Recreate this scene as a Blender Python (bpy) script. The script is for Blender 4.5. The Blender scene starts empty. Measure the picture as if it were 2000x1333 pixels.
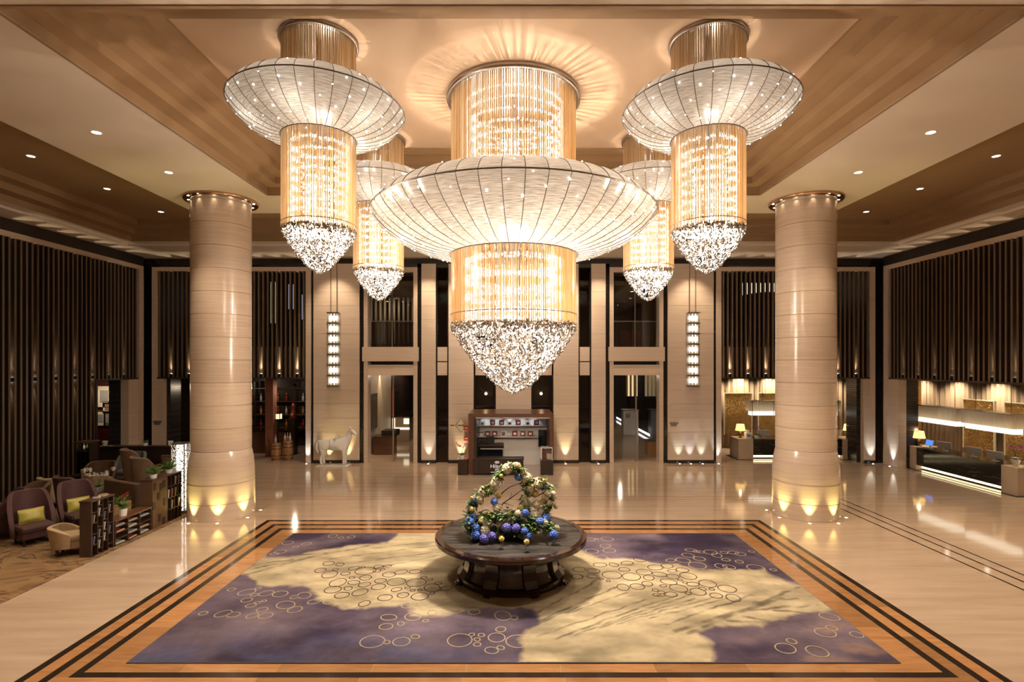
import bpy, math, random
import numpy as np
from mathutils import Vector, Matrix
random.seed(7)
PI = math.pi
S = bpy.context.scene
COL = S.collection

# ------------------------------------------------------------------ camera, world, exposure
F, VX, VY, H = 1050.0, 1003.0, 709.0, 4.0        # focal length (px), vanishing point, eye height (m)
cam_d = bpy.data.cameras.new('camera')
cam = bpy.data.objects.new('camera', cam_d)
COL.objects.link(cam)
cam.location = (0, 0, H)
cam.rotation_euler = (PI / 2, 0, 0)
cam_d.sensor_width = 36.0
cam_d.lens = 36.0 * F / 2000.0
cam_d.shift_x = (1000 - VX) / 2000.0
cam_d.shift_y = (VY - 666.5) / 2000.0
cam_d.clip_end = 200
S.camera = cam

w = bpy.data.worlds.new('world')
S.world = w
w.use_nodes = True
w.node_tree.nodes['Background'].inputs[0].default_value = (1.0, 0.78, 0.56, 1)
w.node_tree.nodes['Background'].inputs[1].default_value = 0.02

S.view_settings.view_transform = 'Standard'
S.view_settings.look = 'None'
S.view_settings.gamma = 1.0
S.view_settings.use_curve_mapping = False
S.view_settings.exposure = 0.3
cy = S.cycles
cy.use_denoising = True
cy.max_bounces = 6
cy.diffuse_bounces = 3
cy.glossy_bounces = 4
cy.transmission_bounces = 4
cy.transparent_max_bounces = 12
cy.use_adaptive_sampling = True
cy.adaptive_threshold = 0.045
cy.sample_clamp_indirect = 4.0
cy.sample_clamp_direct = 0.0
cy.caustics_reflective = False
cy.caustics_refractive = False

CHAND_POWER = 1.0       # scales every chandelier lamp
DOWN_POWER = 1.0        # scales every ceiling downlight


# ------------------------------------------------------------------ helpers
def fl(px, py, z=0.0):
    """point of a horizontal plane at height z seen at a photograph position"""
    Y = F * (z - H) / (VY - py)
    return ((px - VX) * Y / F, Y)


def wx(px, Y):
    return (px - VX) * Y / F


def wz(py, Y):
    return H + (VY - py) * Y / F


ORD = ['first', 'second', 'third', 'fourth', 'fifth', 'sixth', 'seventh', 'eighth', 'ninth', 'tenth', 'eleventh', 'twelfth', 'thirteenth', 'fourteenth']


def tag(o, label=None, cat=None, group=None, kind=None):
    if label: o['label'] = label
    if cat: o['category'] = cat
    if group: o['group'] = group
    if kind: o['kind'] = kind
    return o


def empty(name, loc=(0, 0, 0), rz=0.0, label=None, cat=None, group=None, kind=None, parent=None):
    o = bpy.data.objects.new(name, None)
    COL.objects.link(o)
    o.empty_display_size = 0.1
    o.location = loc
    o.rotation_euler = (0, 0, rz)
    o.parent = parent
    return tag(o, label, cat, group, kind)


def inst(name, me, parent=None, loc=(0, 0, 0), rz=0.0, scale=None, rot=None):
    o = bpy.data.objects.new(name, me)
    COL.objects.link(o)
    o.parent = parent
    o.location = loc
    o.rotation_euler = rot if rot else (0, 0, rz)
    if scale: o.scale = scale
    return o


def copy_tree(src, parent=None):
    c = src.copy()
    COL.objects.link(c)
    c.parent = parent
    for ch in list(src.children):
        copy_tree(ch, c)
    return c


class MB:
    def __init__(self):
        self.v, self.f = [], []

    def add(self, vs, fs):
        n = len(self.v)
        self.v += [tuple(p) for p in vs]
        self.f += [tuple(i + n for i in q) for q in fs]
        return self

    def box(self, x0, x1, y0, y1, z0, z1):
        return self.add([(x0, y0, z0), (x1, y0, z0), (x1, y1, z0), (x0, y1, z0), (x0, y0, z1), (x1, y0, z1), (x1, y1, z1), (x0, y1, z1)],
                        [(0, 3, 2, 1), (4, 5, 6, 7), (0, 1, 5, 4), (1, 2, 6, 5), (2, 3, 7, 6), (3, 0, 4, 7)])

    def obox(self, c, size, rz=0.0, rx=0.0, ry=0.0):
        m = Matrix.Translation(c) @ Matrix.Rotation(rz, 4, 'Z') @ Matrix.Rotation(ry, 4, 'Y') @ Matrix.Rotation(rx, 4, 'X')
        sx, sy, sz = [s / 2 for s in size]
        vs = [m @ Vector(p) for p in [(-sx, -sy, -sz), (sx, -sy, -sz), (sx, sy, -sz), (-sx, sy, -sz), (-sx, -sy, sz), (sx, -sy, sz), (sx, sy, sz), (-sx, sy, sz)]]
        return self.add(vs, [(0, 3, 2, 1), (4, 5, 6, 7), (0, 1, 5, 4), (1, 2, 6, 5), (2, 3, 7, 6), (3, 0, 4, 7)])

    def quad(self, a, b, c, d):
        return self.add([a, b, c, d], [(0, 1, 2, 3)])

    def lathe(self, prof, n=32, c=(0, 0, 0), a0=0.0, a1=2 * PI, cap=True):
        full = abs(a1 - a0 - 2 * PI) < 1e-6
        k = n if full else n + 1
        vs, fs = [], []
        for r, z in prof:
            for i in range(k):
                a = a0 + (a1 - a0) * i / n
                vs.append((c[0] + r * math.cos(a), c[1] + r * math.sin(a), c[2] + z))
        for j in range(len(prof) - 1):
            for i in range(n):
                i2 = (i + 1) % k
                fs.append((j * k + i, j * k + i2, (j + 1) * k + i2, (j + 1) * k + i))
        if cap and full:
            if prof[0][0] > 1e-4: fs.append(tuple(reversed(range(k))))
            if prof[-1][0] > 1e-4: fs.append(tuple((len(prof) - 1) * k + i for i in range(k)))
        return self.add(vs, fs)

    def tube(self, pts, r, n=6, closed=False):
        pts = [Vector(p) for p in pts]
        m = len(pts)
        rs = r if isinstance(r, (list, tuple)) else [r] * m
        vs, fs = [], []
        for i, p in enumerate(pts):
            if closed:
                t = pts[(i + 1) % m] - pts[i - 1]
            else:
                t = pts[min(i + 1, m - 1)] - pts[max(i - 1, 0)]
            t.normalize()
            up = Vector((0, 0, 1)) if abs(t.z) < 0.9 else Vector((1, 0, 0))
            a = t.cross(up).normalized()
            b = t.cross(a).normalized()
            for k in range(n):
                an = 2 * PI * k / n
                vs.append(p + (a * math.cos(an) + b * math.sin(an)) * rs[i])
        for i in range(m if closed else m - 1):
            j = (i + 1) % m
            for k in range(n):
                k2 = (k + 1) % n
                fs.append((i * n + k, i * n + k2, j * n + k2, j * n + k))
        if not closed:
            fs.append(tuple(range(n)))
            fs.append(tuple(reversed([(m - 1) * n + k for k in range(n)])))
        return self.add(vs, fs)

    def octa(self, c, r, rz=None, ang=0.0):
        rz = rz or r
        ca, sa = math.cos(ang) * r, math.sin(ang) * r
        x, y, z = c
        return self.add([(x + ca, y + sa, z), (x - sa, y + ca, z), (x - ca, y - sa, z), (x + sa, y - ca, z), (x, y, z + rz), (x, y, z - rz)],
                        [(0, 1, 4), (1, 2, 4), (2, 3, 4), (3, 0, 4), (1, 0, 5), (2, 1, 5), (3, 2, 5), (0, 3, 5)])

    def sphere(self, c, r, n=10, m=6, sz=1.0):
        prof = [(r * math.sin(PI * i / m), -r * sz * math.cos(PI * i / m)) for i in range(m + 1)]
        prof[0] = (1e-5, prof[0][1]); prof[-1] = (1e-5, prof[-1][1])
        return self.lathe(prof, n, c, cap=False)

    def mesh(self, name, mat, smooth=False):
        me = bpy.data.meshes.new(name)
        me.from_pydata(self.v, [], self.f)
        me.materials.append(mat)
        if smooth:
            me.polygons.foreach_set('use_smooth', [True] * len(me.polygons))
        me.update()
        return me

    def build(self, name, mat, parent=None, smooth=False, loc=(0, 0, 0), rz=0.0, bevel=0.0, angle=None):
        me = self.mesh(name, mat, smooth)
        if smooth and angle is not None:
            me.set_sharp_from_angle(angle=math.radians(angle))
        o = inst(name, me, parent, loc, rz)
        if bevel:
            b = o.modifiers.new('bevel', 'BEVEL')
            b.width = bevel
            b.segments = 2
            b.limit_method = 'ANGLE'
        return o


# ------------------------------------------------------------------ materials
def nodes(name):
    m = bpy.data.materials.new(name)
    m.use_nodes = True
    nt = m.node_tree
    return m, nt, nt.nodes, nt.links, nt.nodes['Principled BSDF']


def noise_chain(nt, scale, freq, detail=5, rough=0.6, world=True, distortion=0.0):
    if world:
        g = nt.nodes.new('ShaderNodeNewGeometry'); out = g.outputs['Position']
    else:
        g = nt.nodes.new('ShaderNodeTexCoord'); out = g.outputs['Object']
    mp = nt.nodes.new('ShaderNodeMapping')
    mp.inputs['Scale'].default_value = scale
    n = nt.nodes.new('ShaderNodeTexNoise')
    n.inputs['Scale'].default_value = freq
    n.inputs['Detail'].default_value = detail
    n.inputs['Roughness'].default_value = rough
    n.inputs['Distortion'].default_value = distortion
    nt.links.new(out, mp.inputs['Vector'])
    nt.links.new(mp.outputs[0], n.inputs['Vector'])
    return n.outputs['Fac']


def ramp(nt, fac, stops):
    r = nt.nodes.new('ShaderNodeValToRGB')
    e = r.color_ramp.elements
    while len(e) < len(stops): e.new(0.5)
    for el, (p, c) in zip(e, stops):
        el.position = p
        el.color = (c[0], c[1], c[2], 1)
    nt.links.new(fac, r.inputs['Fac'])
    return r.outputs['Color']


def mat(name, base, rough=0.5, metal=0.0, base2=None, scale=(1, 1, 1), freq=3.0, lo=0.3, hi=0.7, world=True, rand=0.0, bump=0.0, spec=0.5,
        coat=0.0, emit=None, estr=0.0, distortion=0.0, detail=5):
    m, nt, N, L, b = nodes(name)
    b.inputs['Roughness'].default_value = rough
    b.inputs['Metallic'].default_value = metal
    b.inputs['Specular IOR Level'].default_value = spec
    b.inputs['Coat Weight'].default_value = coat
    b.inputs['Coat Roughness'].default_value = 0.05
    b.inputs['Base Color'].default_value = (*base, 1)
    if emit:
        b.inputs['Emission Color'].default_value = (*emit, 1)
        b.inputs['Emission Strength'].default_value = estr
    col = None
    if base2:
        fac = noise_chain(nt, scale, freq, world=world, distortion=distortion, detail=detail)
        col = ramp(nt, fac, [(lo, base), (hi, base2)])
        if bump:
            bp = N.new('ShaderNodeBump')
            bp.inputs['Strength'].default_value = bump
            bp.inputs['Distance'].default_value = 0.01
            L.new(fac, bp.inputs['Height'])
            L.new(bp.outputs[0], b.inputs['Normal'])
    if rand:
        oi = N.new('ShaderNodeObjectInfo')
        mr = N.new('ShaderNodeMapRange')
        mr.inputs['To Min'].default_value = 1 - rand
        mr.inputs['To Max'].default_value = 1 + rand
        L.new(oi.outputs['Random'], mr.inputs['Value'])
        hs = N.new('ShaderNodeHueSaturation')
        L.new(mr.outputs[0], hs.inputs['Value'])
        if col: L.new(col, hs.inputs['Color'])
        else: hs.inputs['Color'].default_value = (*base, 1)
        col = hs.outputs['Color']
    if col: L.new(col, b.inputs['Base Color'])
    return m


def emitter(name, color, strength):
    m = bpy.data.materials.new(name)
    m.use_nodes = True
    nt = m.node_tree
    nt.nodes.remove(nt.nodes['Principled BSDF'])
    e = nt.nodes.new('ShaderNodeEmission')
    e.inputs[0].default_value = (*color, 1)
    e.inputs[1].default_value = strength
    nt.links.new(e.outputs[0], nt.nodes['Material Output'].inputs[0])
    m.cycles.emission_sampling = 'NONE'
    return m


def glassy(name, t_col, t, diff_col, g=0.15, g_rough=0.05, streak=None):
    """cheap crystal: transparent + translucent + mirror, no refraction"""
    m = bpy.data.materials.new(name)
    m.use_nodes = True
    nt = m.node_tree
    N, L = nt.nodes, nt.links
    N.remove(N['Principled BSDF'])
    tr = N.new('ShaderNodeBsdfTransparent'); tr.inputs[0].default_value = (*t_col, 1)
    tl = N.new('ShaderNodeBsdfTranslucent'); tl.inputs[0].default_value = (*diff_col, 1)
    df = N.new('ShaderNodeBsdfDiffuse'); df.inputs[0].default_value = (*diff_col, 1)
    gl = N.new('ShaderNodeBsdfGlossy'); gl.inputs[0].default_value = (0.95, 0.93, 0.9, 1); gl.inputs[1].default_value = g_rough
    a = N.new('ShaderNodeMixShader'); a.inputs[0].default_value = 0.3
    L.new(tl.outputs[0], a.inputs[1]); L.new(df.outputs[0], a.inputs[2])
    b = N.new('ShaderNodeMixShader'); b.inputs[0].default_value = g
    L.new(a.outputs[0], b.inputs[1]); L.new(gl.outputs[0], b.inputs[2])
    c = N.new('ShaderNodeMixShader'); c.inputs[0].default_value = t
    L.new(b.outputs[0], c.inputs[1]); L.new(tr.outputs[0], c.inputs[2])
    if streak:
        fac = noise_chain(nt, streak[0], streak[1], detail=2, world=False)
        mr = N.new('ShaderNodeMapRange')
        mr.inputs['From Min'].default_value = 0.35; mr.inputs['From Max'].default_value = 0.65
        mr.inputs['To Min'].default_value = max(0, t - streak[2]); mr.inputs['To Max'].default_value = min(1, t + streak[2])
        L.new(fac, mr.inputs['Value']); L.new(mr.outputs[0], c.inputs[0])
    L.new(c.outputs[0], N['Material Output'].inputs[0])
    return m


def pane_glass(name, tint=(0.8, 0.8, 0.8), refl=0.12):
    m = bpy.data.materials.new(name)
    m.use_nodes = True
    nt = m.node_tree
    N, L = nt.nodes, nt.links
    N.remove(N['Principled BSDF'])
    tr = N.new('ShaderNodeBsdfTransparent'); tr.inputs[0].default_value = (*tint, 1)
    gl = N.new('ShaderNodeBsdfGlossy'); gl.inputs[1].default_value = 0.02
    mx = N.new('ShaderNodeMixShader'); mx.inputs[0].default_value = refl
    L.new(tr.outputs[0], mx.inputs[1]); L.new(gl.outputs[0], mx.inputs[2])
    L.new(mx.outputs[0], N['Material Output'].inputs[0])
    return m


def light(kind, name, loc, power, color, parent=None, size=0.05, spot=None, blend=0.5, target=None):
    d = bpy.data.lights.new(name, kind)
    d.energy = power
    d.color = color
    if kind in ('POINT', 'SPOT'): d.shadow_soft_size = size
    if kind == 'SPOT':
        d.spot_size = math.radians(spot)
        d.spot_blend = blend
    o = bpy.data.objects.new(name, d)
    COL.objects.link(o)
    o.location = loc
    o.parent = parent
    if target is not None:
        o.rotation_euler = (Vector(target) - Vector(loc)).to_track_quat('-Z', 'Y').to_euler()
    return o


WARM = (1.0, 0.79, 0.56)
m_wallstone = mat('cream_marble_wall', (0.60, 0.475, 0.37), 0.28, base2=(0.52, 0.40, 0.30), scale=(0.35, 0.35, 9), freq=1.6, rand=0.05)
m_colstone = mat('cream_marble_column', (0.60, 0.475, 0.37), 0.2, base2=(0.51, 0.39, 0.29), scale=(0.5, 0.5, 11), freq=1.8, rand=0.05)
m_floor = mat('cream_marble_floor', (0.53, 0.395, 0.285), 0.07, base2=(0.40, 0.285, 0.20), scale=(0.28, 2.6, 1), freq=1.5, lo=0.3, hi=0.75, distortion=0.4)
m_border = mat('brown_grained_marble', (0.46, 0.235, 0.10), 0.1, base2=(0.33, 0.155, 0.06), scale=(1.2, 9, 1), freq=1.5, rand=0.22, distortion=0.5)
m_blackline = mat('black_marble_inlay', (0.02, 0.014, 0.01), 0.1, base2=(0.035, 0.025, 0.018), freq=20, rand=0.2)
m_black = mat('black_marble', (0.010, 0.008, 0.007), 0.12, base2=(0.06, 0.05, 0.045), scale=(1, 1, 1), freq=9, lo=0.58, hi=0.85, distortion=1.5)
m_ceil = mat('cream_ceiling_paint', (0.66, 0.565, 0.46), 0.75)
m_ceil2 = mat('warm_cream_ceiling_panel', (0.58, 0.41, 0.275), 0.6)
m_brown = mat('brown_ceiling_paint', (0.33, 0.205, 0.105), 0.6, base2=(0.30, 0.185, 0.092), freq=1.2)
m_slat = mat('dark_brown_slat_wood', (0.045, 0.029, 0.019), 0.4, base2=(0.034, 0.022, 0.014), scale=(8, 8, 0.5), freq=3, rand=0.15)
m_slatlit = mat('slat_front_lit_tone', (0.17, 0.12, 0.08), 0.4, base2=(0.13, 0.09, 0.06), scale=(8, 8, 0.5), freq=3, rand=0.15)  # slat fronts catch the light, sides don't: put into the colour
m_slatback = mat('brown_slat_backing', (0.30, 0.21, 0.14), 0.5, base2=(0.24, 0.165, 0.105), scale=(5, 5, 0.6), freq=3)
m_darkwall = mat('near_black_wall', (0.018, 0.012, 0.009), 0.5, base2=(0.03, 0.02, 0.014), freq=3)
m_copper = mat('polished_copper', (0.85, 0.50, 0.28), 0.18, metal=1.0)
m_dmetal = mat('dark_bronze_metal', (0.12, 0.09, 0.07), 0.35, metal=0.8)
m_steel = mat('brushed_grey_metal', (0.42, 0.37, 0.33), 0.3, metal=1.0)
m_blackmetal = mat('black_metal', (0.012, 0.01, 0.01), 0.35, metal=0.4)
m_gold = mat('gold_leaf', (0.80, 0.54, 0.22), 0.32, metal=0.9, base2=(0.55, 0.34, 0.12), freq=30)
m_white = mat('white_ceramic', (0.78, 0.75, 0.70), 0.25)
m_brick = mat('red_brick', (0.30, 0.10, 0.05), 0.8, base2=(0.20, 0.06, 0.03), freq=12, rand=0.25)
m_mortar = mat('brick_mortar', (0.10, 0.07, 0.05), 0.9, base2=(0.14, 0.1, 0.08), freq=15)
m_slate = mat('dark_slate_strip', (0.030, 0.024, 0.020), 0.35, base2=(0.015, 0.012, 0.010), freq=9, rand=0.4)
m_bulb = emitter('lit_lamp_disc', (1.0, 0.86, 0.66), 14.0)
m_bulb_white = emitter('lit_white_led', (0.9, 0.96, 1.0), 10.0)
m_bulb_yellow = emitter('lit_yellow_led', (1.0, 0.86, 0.42), 10.0)
m_pane = pane_glass('clear_pane', (0.85, 0.85, 0.85), 0.06)
m_darkpane = pane_glass('dark_pane', (0.5, 0.47, 0.44), 0.05)
# ------------------------------------------------------------------ floor
floor = MB().box(-30, 30, -4, 40, -0.3, 0.0).build('floor', m_floor)
tag(floor, 'polished cream marble floor of the lobby', None, None, 'structure')
CY = 9.95


def rect_ring(mb, W0, a0, b0, W1, a1, b1, z0, z1):
    """four boxes between an outer and an inner rectangle"""
    mb.box(-W0, W0, b1, b0, z0, z1); mb.box(-W0, W0, a0, a1, z0, z1)
    mb.box(-W0, -W1, a1, b1, z0, z1); mb.box(W1, W0, a1, b1, z0, z1)
    return mb


# black inlay lines of the carpet surround (outer, middle, inner), then the brown slabs between them
LW = 0.055
frames = [(6.20, 6.30, 13.60), (5.90, 6.60, 13.26), (5.60, 6.88, 12.92)]
for W, a, b in frames:
    rect_ring(MB(), W + LW, a - LW, b + LW, W - LW, a + LW, b - LW, -0.1, 0.003).build('inlay_line', m_blackline, floor)
rect_bands = [((6.20 - LW, 6.30 + LW, 13.60 - LW), (5.90 + LW, 6.60 - LW, 13.26 + LW)),
              ((5.90 - LW, 6.60 + LW, 13.26 - LW), (5.60 + LW, 6.88 - LW, 12.92 + LW)),
              ((5.60 - LW, 6.88 + LW, 12.92 - LW), (5.0, 7.25, 12.45))]
slab_cache = {}


def slab(x0, x1, y0, y1, parent, m):
    sx, sy = x1 - x0, y1 - y0
    key = (round(sx, 3), round(sy, 3), m.name)
    if key not in slab_cache:
        g = 0.003
        slab_cache[key] = MB().box(-sx / 2 + g, sx / 2 - g, -sy / 2 + g, sy / 2 - g, -0.1, 0.002).mesh('border_slab', m)
    return inst('border_slab', slab_cache[key], parent, ((x0 + x1) / 2, (y0 + y1) / 2, 0))


rs = random.Random(3)
for (W0, a0, b0), (W1, a1, b1) in rect_bands:
    for (y0, y1) in ((a0, a1), (b1, b0)):
        n = 9
        for i in range(n):
            slab(-W0 + 2 * W0 * i / n, -W0 + 2 * W0 * (i + 1) / n, y0, y1, floor, m_border)
    n = 6
    for i in range(n):
        for (x0, x1) in ((-W0, -W1), (W1, W0)):
            slab(x0, x1, a1 + (b1 - a1) * i / n, a1 + (b1 - a1) * (i + 1) / n, floor, m_border)
# thin double and triple lines further out on the marble
ln = MB()
for y in (15.72, 16.0): ln.box(-8.45, 9.6, y - 0.018, y + 0.018, -0.05, 0.002)
ln.build('inlay_line', m_border, floor)
ln = MB()
for x in (8.97, 9.3, 9.6): ln.box(x - 0.022, x + 0.022, -4, 16.0, -0.05, 0.0025)
ln.build('inlay_line', m_blackline, floor)

# lounge carpet (left) : gold and brown swirls
m, nt, N, L, b = nodes('lounge_carpet_swirl')
b.inputs['Roughness'].default_value = 0.95
f1 = noise_chain(nt, (0.8, 1.3, 1), 0.9, 3, 0.5, distortion=2.2)
cr = ramp(nt, f1, [(0.32, (0.06, 0.03, 0.015)), (0.42, (0.20, 0.11, 0.045)), (0.53, (0.26, 0.155, 0.065)), (0.58, (0.07, 0.035, 0.018)), (0.63, (0.22, 0.13, 0.055)), (0.8, (0.12, 0.065, 0.03))])
L.new(cr, b.inputs['Base Color'])
m_lounge = m
lc = MB().box(-14.58, -8.5, -3.95, 14.7, -0.1, 0.012).box(-14.58, -10.6, 14.7, 18.78, -0.1, 0.012).build('lounge_carpet', m_lounge)
tag(lc, 'brown and gold swirl patterned carpet of the lounge', 'carpet')

# ------------------------------------------------------------------ ceiling
ceiling = empty('ceiling', (0, 0, 8.27), kind='structure', label='stepped tray ceiling of the lobby')
Z0 = 8.27


def lz(z): return z - Z0


def plane_ring(mb, A, B, z):
    (xa, ya0, ya1), (xb, yb0, yb1) = A, B
    p = lambda x, y: (x, y, lz(z))
    mb.quad(p(-xa, ya1), p(xa, ya1), p(xb, yb1), p(-xb, yb1))
    mb.quad(p(xa, ya0), p(-xa, ya0), p(-xb, yb0), p(xb, yb0))
    mb.quad(p(-xa, ya0), p(-xa, ya1), p(-xb, yb1), p(-xb, yb0))
    mb.quad(p(xa, ya1), p(xa, ya0), p(xb, yb0), p(xb, yb1))


def riser(mb, A, z0, z1):
    x, y0, y1 = A
    c = [(-x, y0), (x, y0), (x, y1), (-x, y1)]
    for i in range(4):
        (ax, ay), (bx, by) = c[i], c[(i + 1) % 4]
        mb.quad((ax, ay, lz(z0)), (bx, by, lz(z0)), (bx, by, lz(z1)), (ax, ay, lz(z1)))


R = [(6.23 - 0.31 * i, 6.46 + 0.31 * i, 13.63 - 0.3 * i) for i in range(5)]
ZS = [8.27, 8.45, 8.61, 8.77, 8.93]
for i in range(1, 5):
    mb = MB()
    riser(mb, R[i - 1], ZS[i - 1], ZS[i])
    plane_ring(mb, R[i - 1], R[i], ZS[i])
    mb.build('tray_step', m_brown, ceiling)
mb = MB(); riser(mb, R[4], 8.93, 8.97)
mb.build('tray_bead', m_brown, ceiling)
x, y0, y1 = R[4]
MB().box(-x, x, y0, y1, lz(8.97), lz(9.1)).build('tray_panel', m_ceil2, ceiling)
# lower cream soffit, edged by a small bead
OUT = (9.05, -4.0, 15.35)
mb = MB(); plane_ring(mb, OUT, R[0], 8.27); mb.build('soffit', m_ceil, ceiling)
mb = MB(); plane_ring(mb, (R[0][0] + 0.05, R[0][1] - 0.05, R[0][2] + 0.05), R[0], 8.255); riser(mb, (R[0][0] + 0.05, R[0][1] - 0.05, R[0][2] + 0.05), 8.255, 8.27)
mb.build('tray_bead', m_brown, ceiling)
mb = MB(); riser(mb, OUT, 8.27, 8.82); mb.build('soffit_side', m_brown, ceiling)
# outer brown tray
T = [(12.63, -4.0, 18.08), (13.04, -4.0, 18.49), (13.45, -4.0, 18.9)]


def u_ring(mb, A, B, z):
    (xa, y0, ya), (xb, _, yb) = A, B
    p = lambda x, y: (x, y, lz(z))
    mb.quad(p(-xa, ya), p(xa, ya), p(xb, yb), p(-xb, yb))
    mb.quad(p(-xa, y0), p(-xa, ya), p(-xb, yb), p(-xb, y0))
    mb.quad(p(xa, ya), p(xa, y0), p(xb, y0), p(xb, yb))


def u_riser(mb, A, z0, z1):
    x, y0, y1 = A
    for (a, c) in (((-x, y0), (-x, y1)), ((-x, y1), (x, y1)), ((x, y1), (x, y0))):
        mb.quad((*a, lz(z0)), (*c, lz(z0)), (*c, lz(z1)), (*a, lz(z1)))


mb = MB(); u_ring(mb, T[0], OUT, 8.82); mb.build('outer_tray_panel', m_brown, ceiling)
mb = MB(); u_riser(mb, T[0], 8.64, 8.82); u_ring(mb, T[1], T[0], 8.64); mb.build('tray_step', m_brown, ceiling)
mb = MB(); u_riser(mb, T[1], 8.45, 8.64); u_ring(mb, T[2], T[1], 8.45); mb.build('tray_step', m_brown, ceiling)
mb = MB(); u_riser(mb, T[2], 8.27, 8.45); mb.build('tray_step', m_brown, ceiling)
K = (13.85, -4.0, 19.3)
mb = MB(); u_ring(mb, K, T[2], 8.27); u_riser(mb, K, 8.2, 8.27); u_ring(mb, (15.6, -4.0, 22.4), K, 8.2)
mb.build('cornice', m_ceil, ceiling)

# ------------------------------------------------------------------ back wall
YB = 21.4
PM = F / YB


def bx(off): return off / PM


wall_back = empty('wall_back', (0, YB, 0), kind='structure', label='back wall of cream marble pilasters, doorways and slatted bays')
panel_cache = {}


def pilaster(x0, x1, z0=0.12, z1=7.95, course=0.56, parent=wall_back, proud=0.0, name='pilaster', depth=0.5):
    """stone pier: dark core with recessed joints, one slab object for each course"""
    core = MB().box(x0 + 0.012, x1 - 0.012, 0.02 - proud, depth, 0, z1).build(name, m_wallstone, parent)
    MB().box(x0 - 0.01, x1 + 0.01, -0.03 - proud, 0.02, 0, z0).build('plinth', m_blackline, core)
    n = max(1, round((z1 - z0) / course))
    h = (z1 - z0) / n
    key = (round(x1 - x0, 3), round(h, 4), proud)
    if key not in panel_cache:
        panel_cache[key] = MB().box(-(x1 - x0) / 2, (x1 - x0) / 2, -proud, 0.04 - proud, 0.004, h - 0.004).mesh('stone_panel', m_wallstone)
    for i in range(n):
        inst('stone_panel', panel_cache[key], core, ((x0 + x1) / 2, 0, z0 + i * h))
    return core


pilaster(bx(-34.5), bx(34.5))
for s in (-1, 1):
    for a, c in ((78, 127), (152, 180), (301, 391)):
        x0, x1 = sorted((s * bx(a), s * bx(c)))
        pilaster(x0, x1)
    # black marble strips between piers
    for a, c in ((180, 188), (293, 301), (391, 397)):
        x0, x1 = sorted((s * bx(a), s * bx(c)))
        MB().box(x0, x1, 0.05, 0.4, 0, 7.95).build('black_strip', m_black, wall_back)
    # dark tall panes with cream spandrels
    for a, c, sp in ((34.5, 78, False), (127, 152, True)):
        x0, x1 = sorted((s * bx(a), s * bx(c)))
        MB().box(x0, x1, 0.2, 0.22, 0, 7.95).build('tall_pane', m_darkpane, wall_back)
        for xx in ((x0, x0 + 0.06), (x1 - 0.06, x1)):
            MB().box(xx[0], xx[1], 0.1, 0.3, 0, 7.95).build('black_strip', m_black, wall_back)
        if sp:
            for z0, z1 in ((4.06, 4.63), (3.5, 4.02)):
                MB().box(x0 + 0.06, x1 - 0.06, 0.06, 0.35, z0, z1).build('spandrel', m_wallstone, wall_back)
        else:
            MB().box(x0, x1, 0.1, 0.35, 3.5, 4.63).build('spandrel', m_wallstone, wall_back)
    # door bay : jambs, head, spandrels, grille
    x0, x1 = sorted((s * bx(188), s * bx(293)))
    fr = MB().box(x0, x0 + 0.16, 0.02, 0.5, 0, 7.81).box(x1 - 0.16, x1, 0.02, 0.5, 0, 7.81).box(x0 + 0.16, x1 - 0.16, 0.02, 0.5, 7.62, 7.81)
    fr.build('door_surround', m_wallstone, wall_back)
    MB().box(x0 - 0.05, x1 + 0.05, -0.02, 0.45, 4.06, 4.63).build('spandrel', m_wallstone, wall_back)
    MB().box(x0 + 0.16, x1 - 0.16, 0.05, 0.45, 3.5, 3.92).build('spandrel', m_wallstone, wall_back)
    gr = MB()
    for i in range(5): gr.box(x0 + 0.16, x1 - 0.16, 0.12, 0.3, 3.935 + i * 0.025, 3.947 + i * 0.025)
    gr.build('air_grille', m_blackmetal, wall_back)
    xm = (x0 + x1) / 2
    for k in range(2):
        xa = x0 + 0.16 if k == 0 else xm
        MB().box(xa, xa + (x1 - x0) / 2 - 0.16, 0.3, 0.315, 4.63, 7.62).build('upper_pane', m_pane, wall_back)
    MB().box(xm - 0.012, xm + 0.012, 0.28, 0.33, 4.63, 7.62).build('mullion', m_steel, wall_back)
    MB().box(x0 + 0.16, x1 - 0.16, 0.285, 0.34, 7.5, 7.62).build('mullion', m_blackmetal, wall_back)
    MB().box(xm + 0.02, xm + 0.07, 0.3, 0.35, 0, 3.5).build('mullion', m_steel, wall_back)
MB().box(-15.6, 15.6, 0.3, 0.6, 7.95, 8.4).build('black_header', m_darkwall, wall_back)
MB().box(-8.6, 8.6, 0.05, 0.4, 7.81, 7.95).build('black_header', m_darkwall, wall_back)

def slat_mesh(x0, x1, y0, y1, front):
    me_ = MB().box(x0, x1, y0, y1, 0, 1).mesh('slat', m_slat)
    me_.materials.append(m_slatlit)
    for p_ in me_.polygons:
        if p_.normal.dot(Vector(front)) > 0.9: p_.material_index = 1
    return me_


slat_me = slat_mesh(-0.035, 0.035, -0.09, 0.09, (0, -1, 0))


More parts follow.
